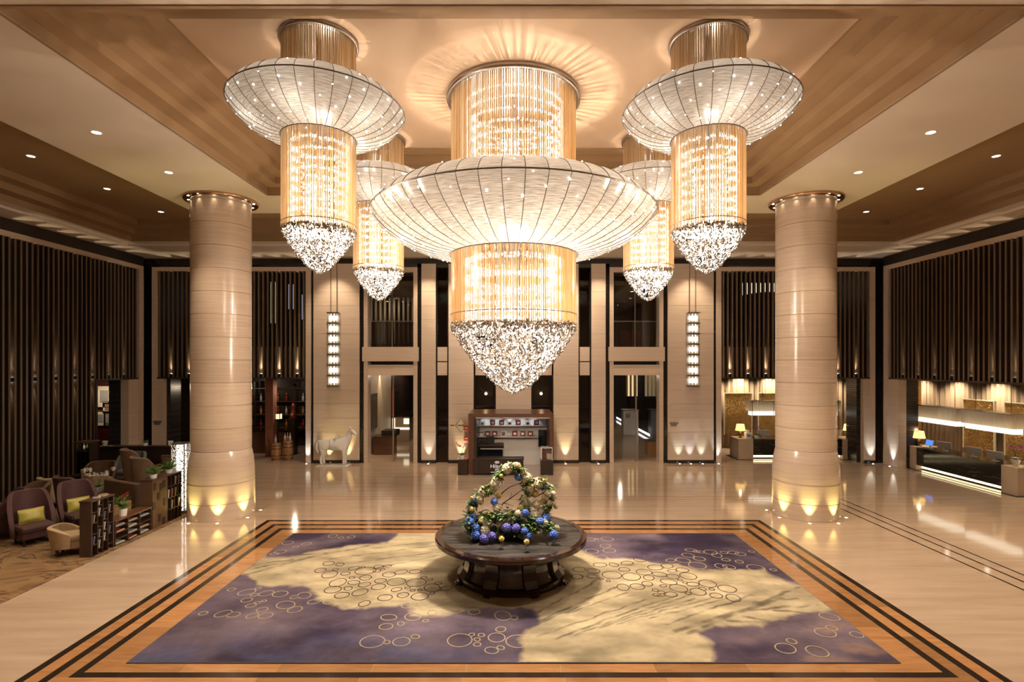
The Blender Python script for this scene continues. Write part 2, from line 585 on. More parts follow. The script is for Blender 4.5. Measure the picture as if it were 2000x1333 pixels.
def sconce(name_pos, loc, rz, down, both):
    """slim wall light in a slot between slats; local -Y looks into the room"""
    o = empty('wall_light', loc, rz, name_pos, 'wall light', 'slim uplights between the slats')
    MB().box(-0.05, 0.05, -0.10, 0.02, -0.13, 0.0).build('housing', m_blackmetal, o, bevel=0.008)
    MB().box(-0.035, 0.035, -0.08, 0.0, 0.001, 0.006).build('lens', m_bulb, o)
    light('SPOT', 'lamp', (0, -0.03, 0.02), 260, (1.0, 0.78, 0.52), o, 0.02, 42, 0.9, (0, 0.03, 1.0))
    if both:
        MB().box(-0.035, 0.035, -0.08, 0.0, -0.136, -0.131).build('lens', m_bulb, o)
        light('SPOT', 'lamp', (0, -0.03, -0.15), 110, (1.0, 0.74, 0.46), o, 0.02, 50, 0.9, (0, 0.03, -1.3))
    return o


for s, side in ((-1, 'left'), (1, 'right')):
    x0, x1 = sorted((s * bx(396), s * bx(706)))
    bay = empty('slat_screen', (0, YB, 3.42), label='tall cream framed screen of dark vertical slats, %s end of the back wall' % side, cat='screen')
    zb = -3.42
    MB().box(x0, x0 + 0.2, -0.02, 0.35, zb, 7.81 + zb).box(x1 - 0.2, x1, -0.02, 0.35, zb, 7.81 + zb).box(x0 + 0.2, x1 - 0.2, -0.02, 0.35, 7.65 + zb, 7.81 + zb).build('frame', m_wallstone, bay)
    xi0, xi1 = x0 + 0.2, x1 - 0.2
    n = 33
    p = (xi1 - xi0) / n
    for i in range(n):
        inst('slat', slat_me, bay, (xi0 + p * (i + 0.5), 0.1, 0.0), scale=(1, 1, 4.23))
    MB().box(xi0, xi1, 0.2, 0.26, 0.0, 1.22).build('backing_panel', m_slatback, bay)
    MB().box(xi0, xi1, -0.01, 0.24, -0.06, 0.0).build('bottom_rail', m_slat, bay)
    MB().box(xi0, xi1, 0.26, 0.3, 1.2, 1.3).build('slab_edge', m_darkwall, bay)
    # pier beside the corner: cream front, dark stacked slate on its inner side
    pa, pb = (x1 - 0.45, x1) if s > 0 else (x0, x0 + 0.45)
    pc = pilaster(pa, pb, 0.12, 3.36, 0.56, wall_back, 0.01, 'corner_pier', 0.3)
    k = 0
    for i in range(8):
        if s > 0:
            xs = xi0 + p * (2 + 4 * i)
        else:
            xs = xi1 - p * (2 + 4 * i)
        sconce('slim black wall light, %s from the doorways on the %s back screen' % (ORD[i], side), (xs, YB + 0.16, 3.56), 0, False, False)

# corner posts
for s, side in ((-1, 'left'), (1, 'right')):
    x0, x1 = sorted((s * 14.42, s * 14.75))
    MB().box(x0, x1, 0.06, 0.5, 0, 8.1).build('black_strip', m_black, wall_back)

# ------------------------------------------------------------------ side walls (slatted)
XW = 14.62
wall_right = empty('wall_right', (XW, 0, 0), kind='structure', label='right wall with hanging slat screen over the reception')
wall_left = empty('wall_left', (-XW, 0, 0), kind='structure', label='left wall with full height slat screen')
slat_l, slat_r = slat_mesh(-0.09, 0.09, -0.035, 0.035, (1, 0, 0)), slat_mesh(-0.09, 0.09, -0.035, 0.035, (-1, 0, 0))
for s, side, wl in ((-1, 'left', wall_left), (1, 'right', wall_right)):
    # frame
    a, c = sorted((-s * 0.02, s * 0.33))
    MB().box(a, c, 20.98, 21.22, 0, 7.81).build('frame', m_wallstone, wl)
    MB().box(a, c, 9.0, 20.98, 7.65, 7.81).build('frame', m_wallstone, wl)
    a, c = sorted((s * 0.1, s * 0.4))
    MB().box(a, c, -4, 21.4, 7.81, 8.3).build('black_header', m_darkwall, wl)
    n = 45
    y1, p = 20.96, 0.1875
    for i in range(n):
        y = y1 - p * (i + 0.5)
        to_floor = s < 0 and y < 18.85
        zb = 0.0 if to_floor else 3.42
        inst('slat', slat_l if s < 0 else slat_r, wl, (s * 0.11, y, zb), scale=(1, 1, 7.65 - zb))
    yl = y1 - p * n
    a, c = sorted((s * 0.22, s * 0.28))
    MB().box(a, c, yl, y1, 3.42, 4.66).build('backing_panel', m_slatback, wl)
    a, c = sorted((s * 0.5, s * 0.55))
    MB().box(a, c, yl, y1 + 0.3, 4.66, 8.2).build('dark_backing', m_darkwall, wl)
    if s < 0:
        MB().box(-0.28, -0.22, yl, 18.85, 0, 3.42).build('backing_panel', m_slat, wl)
        MB().box(-0.4, 0.02, 18.8, 18.88, 0, 3.42).build('slat_return', m_slat, wl)
    a, c = sorted((0.0, s * 0.24))
    MB().box(a, c, (18.85 if s < 0 else yl), y1, 3.36, 3.42).build('bottom_rail', m_slat, wl)
    MB().box(*sorted((0.0, s * 0.6)), -4.0, yl, 0, 8.3).build('plain_wall', m_slatback, wl)
    # corner pier with cream face and slate return
    a, c = sorted((-s * 0.0, s * 0.3))
    core = MB().box(a, c, 20.42, 20.98, 0, 3.36).build('corner_pier', m_wallstone, wl)
    cc = MB().box(*sorted((s * 0.02, s * 0.75)), 20.46, 21.2, 0, 3.36).build('slate_pier', m_mortar, wl)
    nrow = 36
    for i in range(nrow):
        q = 0.012 * rs.random()
        MB().box(*sorted((s * 0.3, s * 0.76)), 20.43 - q, 20.5, i * 3.36 / nrow + 0.004, (i + 1) * 3.36 / nrow - 0.004).build('slate_strip', m_slate, cc)
    for i in range(8):
        y = 20.96 - 0.1875 * (4 * i)
        if i == 0: y -= 0.1
        both = s < 0 and y < 18.9
        sconce('slim black wall light, %s from the far corner on the %s slat wall' % (ORD[i], side),
               (s * (XW + 0.2), y, 3.56), -s * PI / 2, False, both)
# slate return on the back bays' piers
for s in (-1, 1):
    a, c = sorted((s * 13.93, s * 14.1))
    sp = MB().box(a, c, 0.3, 0.9, 0, 3.36).build('slate_pier', m_mortar, wall_back)
    for i in range(36):
        q = 0.012 * rs.random()
        xx = sorted((s * (13.80 - q), s * 14.09))
        MB().box(xx[0], xx[1], 0.22, 0.9, i * 3.36 / 36 + 0.004, (i + 1) * 3.36 / 36 - 0.004).build('slate_strip', m_slate, sp)

wall_front = MB().box(-16, 16, -4.2, -4.0, 0, 9.2).build('wall_front', m_wallstone)
tag(wall_front, 'cream marble wall opposite the back wall', None, None, 'structure')

# ------------------------------------------------------------------ rooms behind the walls
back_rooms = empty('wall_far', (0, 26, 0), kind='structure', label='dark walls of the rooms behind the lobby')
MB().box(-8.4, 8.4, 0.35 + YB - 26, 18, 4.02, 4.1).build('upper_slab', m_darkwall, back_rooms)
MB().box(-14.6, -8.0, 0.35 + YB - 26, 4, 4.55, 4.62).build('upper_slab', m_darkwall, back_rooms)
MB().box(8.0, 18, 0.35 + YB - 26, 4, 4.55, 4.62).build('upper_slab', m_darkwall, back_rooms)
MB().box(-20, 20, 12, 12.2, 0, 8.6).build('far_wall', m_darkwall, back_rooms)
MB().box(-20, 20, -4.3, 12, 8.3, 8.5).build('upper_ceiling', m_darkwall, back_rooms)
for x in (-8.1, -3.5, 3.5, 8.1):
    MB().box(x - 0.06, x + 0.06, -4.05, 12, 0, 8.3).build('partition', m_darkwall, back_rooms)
# ------------------------------------------------------------------ chandeliers
m_rod = glassy('amber_glass_rod', (1.0, 0.90, 0.72), 0.0, (0.95, 0.76, 0.48), 0.25, 0.12)
_f = noise_chain(m_rod.node_tree, (38, 38, 0.25), 1.0, 2, world=False)
_c = ramp(m_rod.node_tree, _f, [(0.36, (0.62, 0.36, 0.12)), (0.5, (0.90, 0.68, 0.40)), (0.62, (0.96, 0.90, 0.78))])
for _n in m_rod.node_tree.nodes:
    if _n.type in ('BSDF_TRANSLUCENT', 'BSDF_DIFFUSE'): m_rod.node_tree.links.new(_c, _n.inputs[0])
m_crystal = glassy('clear_crystal', (1.0, 0.98, 0.95), 0.0, (0.13, 0.125, 0.12), 0.55, 0.08)
m_led = emitter('chandelier_led', (1.0, 0.96, 0.89), 16.0)


def shell_material():
    m = glassy('beaded_crystal_net', (1, 1, 1), 0.0, (0.82, 0.77, 0.70), 0.10, 0.25)
    nt = m.node_tree
    tc = nt.nodes.new('ShaderNodeTexCoord'); mp = nt.nodes.new('ShaderNodeMapping')
    mp.inputs['Scale'].default_value = (5, 75, 1)
    nz = nt.nodes.new('ShaderNodeTexNoise'); nz.inputs['Scale'].default_value = 1.0; nz.inputs['Detail'].default_value = 3
    oi = nt.nodes.new('ShaderNodeObjectInfo')
    ad = nt.nodes.new('ShaderNodeVectorMath'); ad.operation = 'ADD'
    nt.links.new(tc.outputs['UV'], mp.inputs['Vector']); nt.links.new(mp.outputs[0], ad.inputs[0]); nt.links.new(oi.outputs['Random'], ad.inputs[1])
    nt.links.new(ad.outputs[0], nz.inputs['Vector'])
    fac = nz.outputs['Fac']
    c = ramp(nt, fac, [(0.3, (0.35, 0.31, 0.26)), (0.5, (0.74, 0.69, 0.61)), (0.68, (0.95, 0.92, 0.87))])
    for n in nt.nodes:
        if n.type in ('BSDF_TRANSLUCENT', 'BSDF_DIFFUSE'): nt.links.new(c, n.inputs[0])
    return m


m_shell = shell_material()
m_rib = mat('dark_wire', (0.16, 0.13, 0.11), 0.4, metal=0.5)


def prof_at(prof, t):
    k = t * (len(prof) - 1)
    i = min(int(k), len(prof) - 2)
    f = k - i
    return (prof[i][0] * (1 - f) + prof[i + 1][0] * f, prof[i][1] * (1 - f) + prof[i + 1][1] * f)


def rods_mesh(name, r, z0, z1, n, rod, seed, rings=2):
    rr = random.Random(seed)
    mb = MB()
    for ring in range(rings):
        R_ = r - ring * 0.09
        nn = int(n * (1 - 0.35 * ring))
        for i in range(nn):
            a = 2 * PI * (i + 0.3 * rr.random()) / nn
            x, y = R_ * math.cos(a), R_ * math.sin(a)
            t = rod * (0.8 + 0.4 * rr.random())
            ca, sa = math.cos(a + PI / 4) * t, math.sin(a + PI / 4) * t
            b = z0 - 0.03 * rr.random()
            mb.add([(x + ca, y + sa, b), (x - sa, y + ca, b), (x - ca, y - sa, b), (x + sa, y - ca, b),
                    (x + ca, y + sa, z1), (x - sa, y + ca, z1), (x - ca, y - sa, z1), (x + sa, y - ca, z1)],
                   [(0, 1, 5, 4), (1, 2, 6, 5), (2, 3, 7, 6), (3, 0, 4, 7), (3, 2, 1, 0)])
    return mb.mesh(name, m_rod)


def chandelier_meshes(tag_, P):
    """P: radius r, disc R, heights relative to the canopy top"""
    d = {}
    r, RD = P['r'], P['R']
    d['canopy'] = MB().lathe([(r * 1.055, 0), (r * 1.06, -0.03), (r * 1.06, -P['ct']), (r * 1.0, -P['ct']), (r * 1.0, -0.02)], 64, cap=False).lathe([(0.01, -0.02), (r * 1.03, -0.02)], 64, cap=False).mesh('canopy', m_steel, True)
    d['upper_rods'] = rods_mesh('upper_rods', r * 0.985, P['dome_z'] - 0.1, -0.04, P['nrod'], P['rod'], 1)
    d['lower_rods'] = rods_mesh('lower_rods', r * 0.985, P['rod_z'], P['join'] + 0.04, P['nrod'], P['rod'], 2)
    w, j, dz = P['wire'], P['join'], P['dome_z']
    low = [(r * 1.03, j), (r + (RD - r) * 0.22, j + (w - j) * 0.05), (r + (RD - r) * 0.45, j + (w - j) * 0.18), (r + (RD - r) * 0.66, j + (w - j) * 0.37),
           (r + (RD - r) * 0.83, j + (w - j) * 0.60), (r + (RD - r) * 0.94, j + (w - j) * 0.82), (RD, w)]
    up = [(RD, w), (r + (RD - r) * 0.93, w + (dz - w) * 0.28), (r + (RD - r) * 0.82, w + (dz - w) * 0.5), (r + (RD - r) * 0.6, w + (dz - w) * 0.75),
          (r + (RD - r) * 0.3, w + (dz - w) * 0.93), (r * 1.03, dz)]
    n = P['nrib']
    da = 2 * PI / n
    for key, prof in (('lower_panel', low), ('upper_panel', up)):
        K = 14
        mb = MB(); vs = []; fs = []
        for q in range(K + 1):
            rr, zz = prof_at(prof, q / K)
            for u in range(5):
                a = -da / 2 + da * u / 4
                bulge = 1 + 0.012 * math.cos((u / 4 - 0.5) * PI)
                vs.append((rr * bulge * math.cos(a), rr * bulge * math.sin(a), zz))
        for q in range(K):
            for u in range(4):
                fs.append((q * 5 + u, q * 5 + u + 1, (q + 1) * 5 + u + 1, (q + 1) * 5 + u))
        mb.add(vs, fs)
        d[key] = mb.mesh(key, m_shell, True)
        uvl = d[key].uv_layers.new(name='UVMap')
        for lp in d[key].loops:
            q_, u_ = divmod(lp.vertex_index, 5)
            uvl.data[lp.index].uv = (u_ / 4 * 0.33, q_ / K * 1.6)
    pts = [prof_at(low, t / 12) for t in range(13)] + [prof_at(up, t / 8) for t in range(1, 9)]
    d['rib'] = MB().tube([(p[0] * 1.006 * math.cos(da / 2), p[0] * 1.006 * math.sin(da / 2), p[1]) for p in pts], P['wr'], 4).mesh('rib', m_rib)
    ring = lambda R_, z, rr: MB().tube([(R_ * math.cos(2 * PI * i / 72), R_ * math.sin(2 * PI * i / 72), z) for i in range(72)], rr, 5, True)
    d['rim_wire'] = ring(RD * 1.016, w, P['wr'] * 1.9).mesh('rim_wire', m_rib)
    d['collar'] = ring(r * 1.01, j, P['wr'] * 1.6).mesh('collar', m_rib)
    d['band_wire'] = ring(r * 1.0, P['band'], P['wr'] * 1.2).mesh('band_wire', m_rib)
    # leds: rings inside the drums, points over the disc
    mb = MB()
    rr = random.Random(5)
    for z in P['led_rings']:
        nn = int(2 * PI * r * 0.78 / P['led_gap'])
        for i in range(nn):
            a = 2 * PI * (i + rr.random() * 0.4) / nn
            mb.octa((r * 0.78 * math.cos(a), r * 0.78 * math.sin(a), z + rr.uniform(-0.02, 0.02)), P['led'] * rr.uniform(0.8, 1.5), ang=rr.random())
    for i in range(P['nled']):
        a = 2 * PI * i * 0.381966
        t = (i + 0.5) / P['nled']
        q, zz = prof_at(low, 0.12 + 0.86 * t)
        if i % 6 == 0: q, zz = prof_at(up, 0.1 + 0.6 * t)
        mb.octa((q * 1.01 * math.cos(a), q * 1.01 * math.sin(a), zz), P['led'] * rr.uniform(0.35, 0.75), ang=rr.random())
    d['led_points'] = mb.mesh('led_points', m_led)
    # crystal tip
    mb = MB()
    z1, z0 = P['rod_z'] + 0.02, P['tip']
    cp = [(r * 1.0, z1), (r * 0.985, z1 - (z1 - z0) * 0.08), (r * 0.80, z1 - (z1 - z0) * 0.35), (r * 0.55, z1 - (z1 - z0) * 0.62), (r * 0.30, z1 - (z1 - z0) * 0.85), (0.01, z0)]
    zs = z1
    for i in range(P['ncry']):
        t = 1 - math.sqrt(rr.random())
        q, zz = prof_at(cp, t)
        a = rr.random() * 2 * PI
        q *= 1 - 0.16 * rr.random() ** 2
        c = P['cry'] * rr.uniform(0.75, 1.3)
        mb.octa((q * math.cos(a), q * math.sin(a), zz + rr.uniform(-0.02, 0.02)), c, c * 1.4, rr.random() * 1.5)
    d['crystals'] = mb.mesh('crystals', m_crystal)
    mb = MB()
    for i in range(P['ntipled']):
        t = 0.1 + 0.75 * (1 - math.sqrt(rr.random()))
        q, zz = prof_at(cp, t)
        a = rr.random() * 2 * PI
        mb.octa((q * 0.82 * math.cos(a), q * 0.82 * math.sin(a), zz + 0.06), P['led'] * 1.0, ang=a)
    d['tip_leds'] = mb.mesh('tip_leds', m_led)
    d['hanger'] = MB().lathe([(0.05, P['rod_z']), (0.05, -0.02)], 10).mesh('hanger', m_steel)
    return d


PMAIN = dict(r=1.17, R=2.565, ct=0.10, dome_z=-1.72, wire=-2.26, join=-2.98, band=-4.08, rod_z=-4.28, tip=-5.56, nrod=190, rod=0.0115, nrib=48, wr=0.0065,
             led_rings=[-0.22, -0.42, -0.62, -0.82, -1.02, -1.22, -1.42, -1.6, -3.10, -3.14, -3.42, -3.46, -3.73, -3.77, -4.04, -4.08, -4.22], led_gap=0.075, led=0.028, nled=150, ncry=5200, cry=0.020, ntipled=110)
PSMALL = dict(r=0.55, R=1.276, ct=0.07, dome_z=-0.74, wire=-1.085, join=-1.52, band=-2.85, rod_z=-2.95, tip=-3.6, nrod=110, rod=0.0085, nrib=32, wr=0.005,
              led_rings=[-1.65, -1.8, -1.95, -2.1, -2.25, -2.4, -2.55, -2.7, -2.86, -2.92], led_gap=0.065, led=0.022, nled=90, ncry=1900, cry=0.0155, ntipled=70)
DM, DS = chandelier_meshes('m', PMAIN), chandelier_meshes('s', PSMALL)


def chandelier(x, y, D, P, label):
    o = empty('chandelier', (x, y, 8.97), 0, label, 'chandelier', 'crystal chandeliers of the lobby')
    n = P['nrib']
    for k in ('canopy', 'hanger', 'rim_wire', 'collar', 'band_wire'):
        inst(k, D[k], o)
    for k in ('upper_rods', 'lower_rods', 'led_points', 'crystals', 'tip_leds'):
        tag(inst(k, D[k], o), kind='stuff')
    for i in range(n):
        a = 2 * PI * i / n
        inst('lower_panel', D['lower_panel'], o, rz=a)
        inst('upper_panel', D['upper_panel'], o, rz=a)
        inst('rib', D['rib'], o, rz=a)
    big = P is PMAIN
    k = CHAND_POWER * (1.0 if big else 0.27)
    dz, j = P['dome_z'], P['join']
    C = (1.0, 0.84, 0.66)
    for z, p in ((dz * 0.5, 60 if big else 20), (dz * 0.8, 55 if big else 20), (j * 0.5 + P['rod_z'] * 0.5, 80), (j * 0.1 + P['rod_z'] * 0.9, 560), (P['rod_z'] * 0.7 + P['tip'] * 0.3, 900)):
        light('POINT', 'lamp', (0.1, 0.1, z), p * k, C, o, 0.09)
    # lamps inside the disc
    nl = 12 if big else 6
    for i in range(nl):
        a = 2 * PI * (i + 0.5) / nl
        q = P['r'] + (P['R'] - P['r']) * 0.42
        light('POINT', 'lamp', (q * math.cos(a), q * math.sin(a), P['wire'] * 0.75 + P['join'] * 0.25), (3.6 if big else 10) * k, (1.0, 0.93, 0.85), o, 0.05)
    return o


chandelier(0, 10.06, DM, PMAIN, 'largest crystal chandelier with wide beaded disc, hanging over the round table')
chandelier(-3.0, 8.3, DS, PSMALL, 'nearer of the two smaller chandeliers left of the largest one')
chandelier(3.0, 8.3, DS, PSMALL, 'nearer of the two smaller chandeliers right of the largest one')
chandelier(-3.0, 11.96, DS, PSMALL, 'farther, partly hidden chandelier left of the largest one')
chandelier(3.0, 11.96, DS, PSMALL, 'farther, partly hidden chandelier right of the largest one')

# ------------------------------------------------------------------ ceiling downlights
dl_trim = MB().lathe([(0.075, -0.006), (0.095, -0.006), (0.10, 0.0)], 20, cap=False).mesh('trim_ring', m_white)
dl_lens = MB().lathe([(0.001, -0.003), (0.078, -0.003)], 20, cap=False).mesh('lens', m_bulb)


def downlight(x, y, z, label, p, spot=85):
    o = empty('downlight', (x, y, z), 0, label, 'downlight', 'recessed downlights of the ceiling')
    inst('trim_ring', dl_trim, o)
    inst('lens', dl_lens, o)
    light('SPOT', 'lamp', (0, 0, -0.03), p * DOWN_POWER, WARM, o, 0.06, spot, 0.6, (0, 0, -5))


for s, side in ((-1, 'left'), (1, 'right')):
    for i, y in enumerate((12.05, 9.96, 7.87, 5.78, 3.69)):
        downlight(s * 7.73, y, 8.27, '%s downlight from the column in the %s cream soffit' % (ORD[i], side), 300)
    for i, y in enumerate((17.15, 14.88, 12.53, 10.2, 7.9)):
        downlight(s * 11.25, y, 8.82, '%s downlight from the back wall in the %s brown ceiling tray' % (ORD[i], side), (170 if s < 0 else 380))

# fill spots added in the cornice to brighten the piers
for i, x in enumerate((-7.05, -3.38, -2.09, 0.0, 2.09, 3.38, 7.05)):
    o = empty('pier_fill_spot', (x, 20.35, 8.2), 0, 'fill spot added in the cornice above the piers, %s from left' % ORD[i], 'downlight', 'fill spots added along the back cornice')
    inst('trim_ring', dl_trim, o); inst('lens', dl_lens, o)
    light('SPOT', 'lamp', (0, 0, -0.03), 330, WARM, o, 0.05, 75, 0.8, (0, 1.05, -3.6))

def fill_bulb(x, y, z, drop, power, label):  # fill lamp added to brighten a side room, cord and shade included
    o = empty('fill_bulb', (x, y, z), 0, label, 'lamp', 'small fill bulbs added in the side rooms')
    MB().tube([(0, 0, -0.01), (0, 0, -drop + 0.1)], 0.006, 5).build('cord', m_dmetal, o)
    MB().lathe([(0.012, -drop + 0.1), (0.03, -drop + 0.09), (0.09, -drop - 0.02)], 16, cap=False).build('shade', m_dmetal, o, True)
    MB().sphere((0, 0, -drop + 0.03), 0.03, 8, 6).build('bulb', m_bulb, o, True)
    light('POINT', 'lamp', (0, 0, -drop - 0.03), power, WARM, o, 0.03)


# ------------------------------------------------------------------ columns
COLX, COLY = 7.71, 14.2
drum_prof = lambda r, h: [(r - 0.012, 0.0), (r, 0.008), (r, h - 0.008), (r - 0.012, h)]
rS, rB = 0.722, 0.80
drum = MB().lathe(drum_prof(rS, 0.5825), 56).mesh('stone_drum', m_colstone, True)
drum.set_sharp_from_angle(angle=math.radians(40))
base = MB().lathe([(rB, 0.0), (rB, 0.9), (rB - 0.005, 1.2), (rB - 0.03, 1.5), (rS + 0.012, 1.68), (rS - 0.005, 1.74)], 56).mesh('column_base', m_colstone, True)
base.set_sharp_from_angle(angle=math.radians(40))
seam = MB().lathe([(rB + 0.001, 0.9), (rB + 0.004, 0.905), (rB + 0.001, 0.91)], 56, cap=False).lathe([(rB + 0.001, 0.42), (rB + 0.004, 0.425), (rB + 0.001, 0.43)], 56, cap=False).mesh('seam', m_border, True)
cap = MB().lathe([(0.70, 0.0), (0.88, 0.0), (0.90, -0.015), (0.88, -0.05), (0.855, -0.055), (0.83, -0.02), (0.73, -0.02)], 56, cap=False).mesh('copper_ring', m_copper, True)
caplamp = MB().lathe([(0.001, -0.024), (0.03, -0.024)], 10, cap=False).mesh('ring_lamp', m_bulb)
up_body = MB().lathe([(0.001, 0.004), (0.045, 0.004), (0.05, 0.0)], 14, cap=False).mesh('trim_ring', m_steel, True)
up_lens_y = MB().lathe([(0.001, 0.007), (0.036, 0.007)], 12, cap=False).mesh('lens', m_bulb_yellow)
up_lens_w = MB().lathe([(0.001, 0.007), (0.036, 0.007)], 12, cap=False).mesh('lens', m_bulb_white)
up_lens_n = MB().lathe([(0.001, 0.007), (0.036, 0.007)], 12, cap=False).mesh('lens', m_bulb)


def uplight(x, y, target, label, p, color, lens, spot=42, group='floor uplights', soft=0.03):
    o = empty('floor_uplight', (x, y, 0.003), 0, label, 'uplight', group)
    inst('trim_ring', up_body, o)
    inst('lens', lens, o)
    light('SPOT', 'lamp', (0, 0, 0.03), p, color, o, soft, spot, 0.9, (target[0] - x, target[1] - y, target[2]))


for s, side in ((-1, 'left'), (1, 'right')):
    c = empty('column', (s * COLX, COLY, 0), 0, 'thick round cream marble column, %s of the carpet' % side, 'column', 'round marble columns')
    bb = inst('column_base', base, c)
    inst('seam', seam, bb)
    for k in range(11):
        inst('stone_drum', drum, c, (0, 0, 1.74 + 0.5825 * k), rz=k * 1.1)
    MB().lathe([(rS, 1.74 + 0.5825 * 11), (rS, 8.27)], 56).build('stone_drum', m_colstone, c, True)
    cr = inst('copper_ring', cap, c, (0, 0, 8.27))
    for k in range(12):
        a = 2 * PI * (k + 0.5) / 12
        inst('ring_lamp', caplamp, cr, (0.78 * math.cos(a), 0.78 * math.sin(a), 0))
        light('SPOT', 'lamp', (0.775 * math.cos(a), 0.775 * math.sin(a), -0.03), 3.5, WARM, cr, 0.01, 70, 0.8, (0.74 * math.cos(a), 0.74 * math.sin(a), -1))
    for k in range(8):
        a = 2 * PI * (k + 0.5) / 8 - PI / 2
        uplight(s * COLX + 0.93 * math.cos(a), COLY + 0.93 * math.sin(a), (s * COLX + 0.80 * math.cos(a), COLY + 0.80 * math.sin(a), 0.8),
                'small floor uplight at the %s column, %s anticlockwise from its near side' % (side, ORD[k]), 85.0, (1.0, 0.86, 0.30), up_lens_y, 62)

# uplights along the back wall
for px, label, p, colr, lens in [
        (640, 'yellow floor uplight under the belly of the white horse', 12, (1.0, 0.86, 0.40), up_lens_y), (677, 'yellow floor uplight beside the head end of the white horse', 12, (1.0, 0.86, 0.40), up_lens_y),
        (598, 'bluish white floor uplight at the edge of the left slat screen', 6, (0.75, 0.9, 1.0), up_lens_w), (836, 'white floor uplight at the narrow pier left of the kiosk', 6, (0.9, 0.95, 0.9), up_lens_w),
        (900, 'warm floor uplight at the pier just left of the kiosk', 12, (1.0, 0.84, 0.5), up_lens_n), (1105, 'warm floor uplight at the pier just right of the kiosk', 12, (1.0, 0.84, 0.5), up_lens_n),
        (1169, 'greenish white floor uplight at the narrow pier right of the kiosk', 6, (0.85, 1.0, 0.8), up_lens_w),
        (1328, 'left one of three white floor uplights at the wide right pier', 5, (0.8, 0.95, 0.9), up_lens_w), (1350, 'middle one of three white floor uplights at the wide right pier', 5, (0.75, 0.8, 1.0), up_lens_w),
        (1373, 'right one of three white floor uplights at the wide right pier', 5, (0.85, 0.95, 0.9), up_lens_w), (1404, 'bluish white floor uplight at the edge of the right slat screen', 6, (0.75, 0.92, 1.0), up_lens_w),
        (1706, 'bluish white floor uplight at the back wall end near the reception corner', 7, (0.8, 0.93, 1.0), up_lens_w)]:
    x = wx(px, 21.2)
    uplight(x, 21.22, (x, 21.36, 0.9), label, p * 11, colr, lens, 44)
uplight(14.48, 20.7, (14.61, 20.7, 0.9), 'bluish white floor uplight at the pier beside the reception desk', 95, (0.8, 0.93, 1.0), up_lens_w, 44)

# ------------------------------------------------------------------ hanging crystal wall lamps on the wide piers
m_tube = glassy('frosted_lamp_glass', (1, 0.97, 0.92), 0.35, (0.95, 0.92, 0.88), 0.25, 0.1)
m_tubecore = emitter('lamp_tube_core', (1.0, 0.92, 0.80), 2.4)
seg = MB()
for i in range(6):
    a = PI * i / 5
    seg.lathe([(0.036, -0.165), (0.036, 0.165)], 8, (0.19 * math.cos(a), -0.15 * math.sin(a) - 0.06, 0))
seg_me = seg.mesh('glass_segment', m_tube, True)
core_me = MB().box(-0.16, 0.16, -0.13, -0.05, -0.085, 0.085).mesh('lamp_core', m_tubecore)
bandm = MB().box(-0.235, 0.235, -0.22, -0.01, -0.02, 0.02).mesh('metal_band', m_steel)
for px, side in ((653, 'left'), (1352, 'right')):
    x = wx(px, YB)
    z1, z0 = wz(612, YB), wz(754, YB)
    o = empty('wall_lamp', (x, YB, z0), 0, 'tall stacked crystal wall lamp on two rods, %s wide pier' % side, 'wall lamp', 'tall crystal wall lamps')
    MB().box(-0.2, 0.2, -0.03, -0.002, 0, z1 - z0).build('back_plate', m_steel, o)
    h = (z1 - z0) / 7
    for k in range(7):
        inst('glass_segment', seg_me, o, (0, 0, h * (k + 0.5)))
        inst('lamp_core', core_me, o, (0, 0, h * (k + 0.5)))
        inst('metal_band', bandm, o, (0, 0, h * k))
        light('POINT', 'lamp', (0, -0.17, h * (k + 0.5)), 3.2, (1.0, 0.86, 0.68), o, 0.03)
    inst('metal_band', bandm, o, (0, 0, h * 7))
    for xx in (-0.12, 0.12):
        MB().lathe([(0.012, z1 - z0), (0.012, 7.95 - z0)], 8, (xx, -0.06, 0)).build('rod', m_dmetal, o)
# ------------------------------------------------------------------ central carpet
def vnoise(x, y, seed, scale):
    r = np.random.RandomState(seed)
    g = r.rand(256, 256)
    x = x * scale + 37.3; y = y * scale + 11.7
    xi = np.floor(x).astype(int); yi = np.floor(y).astype(int)
    fx = x - xi; fy = y - yi
    fx = fx * fx * (3 - 2 * fx); fy = fy * fy * (3 - 2 * fy)
    a = g[xi % 256, yi % 256]; b_ = g[(xi + 1) % 256, yi % 256]; c = g[xi % 256, (yi + 1) % 256]; d = g[(xi + 1) % 256, (yi + 1) % 256]
    return (a * (1 - fx) + b_ * fx) * (1 - fy) + (c * (1 - fx) + d * fx) * fy


def fbm(x, y, seed, scale, o=4):
    t = 0; am = 1; s = 0
    for i in range(o):
        t = t + am * vnoise(x, y, seed + i, scale * 2 ** i); s += am; am *= 0.5
    return t / s


def sdist(X, Y, poly):
    d = np.full(X.shape, 1e9); inside = np.zeros(X.shape, bool)
    n = len(poly)
    for i in range(n):
        (x0, y0), (x1, y1) = poly[i], poly[(i + 1) % n]
        ex, ey = x1 - x0, y1 - y0
        t = np.clip(((X - x0) * ex + (Y - y0) * ey) / (ex * ex + ey * ey + 1e-9), 0, 1)
        d = np.minimum(d, np.hypot(X - x0 - t * ex, Y - y0 - t * ey))
        c = ((y0 > Y) != (y1 > Y)) & (X < (x1 - x0) * (Y - y0) / (y1 - y0 + 1e-12) + x0)
        inside ^= c
    return np.where(inside, d, -d)


def segdist(X, Y, a, c):
    ex, ey = c[0] - a[0], c[1] - a[1]
    t = np.clip(((X - a[0]) * ex + (Y - a[1]) * ey) / (ex * ex + ey * ey), 0, 1)
    return np.hypot(X - a[0] - t * ex, Y - a[1] - t * ey)


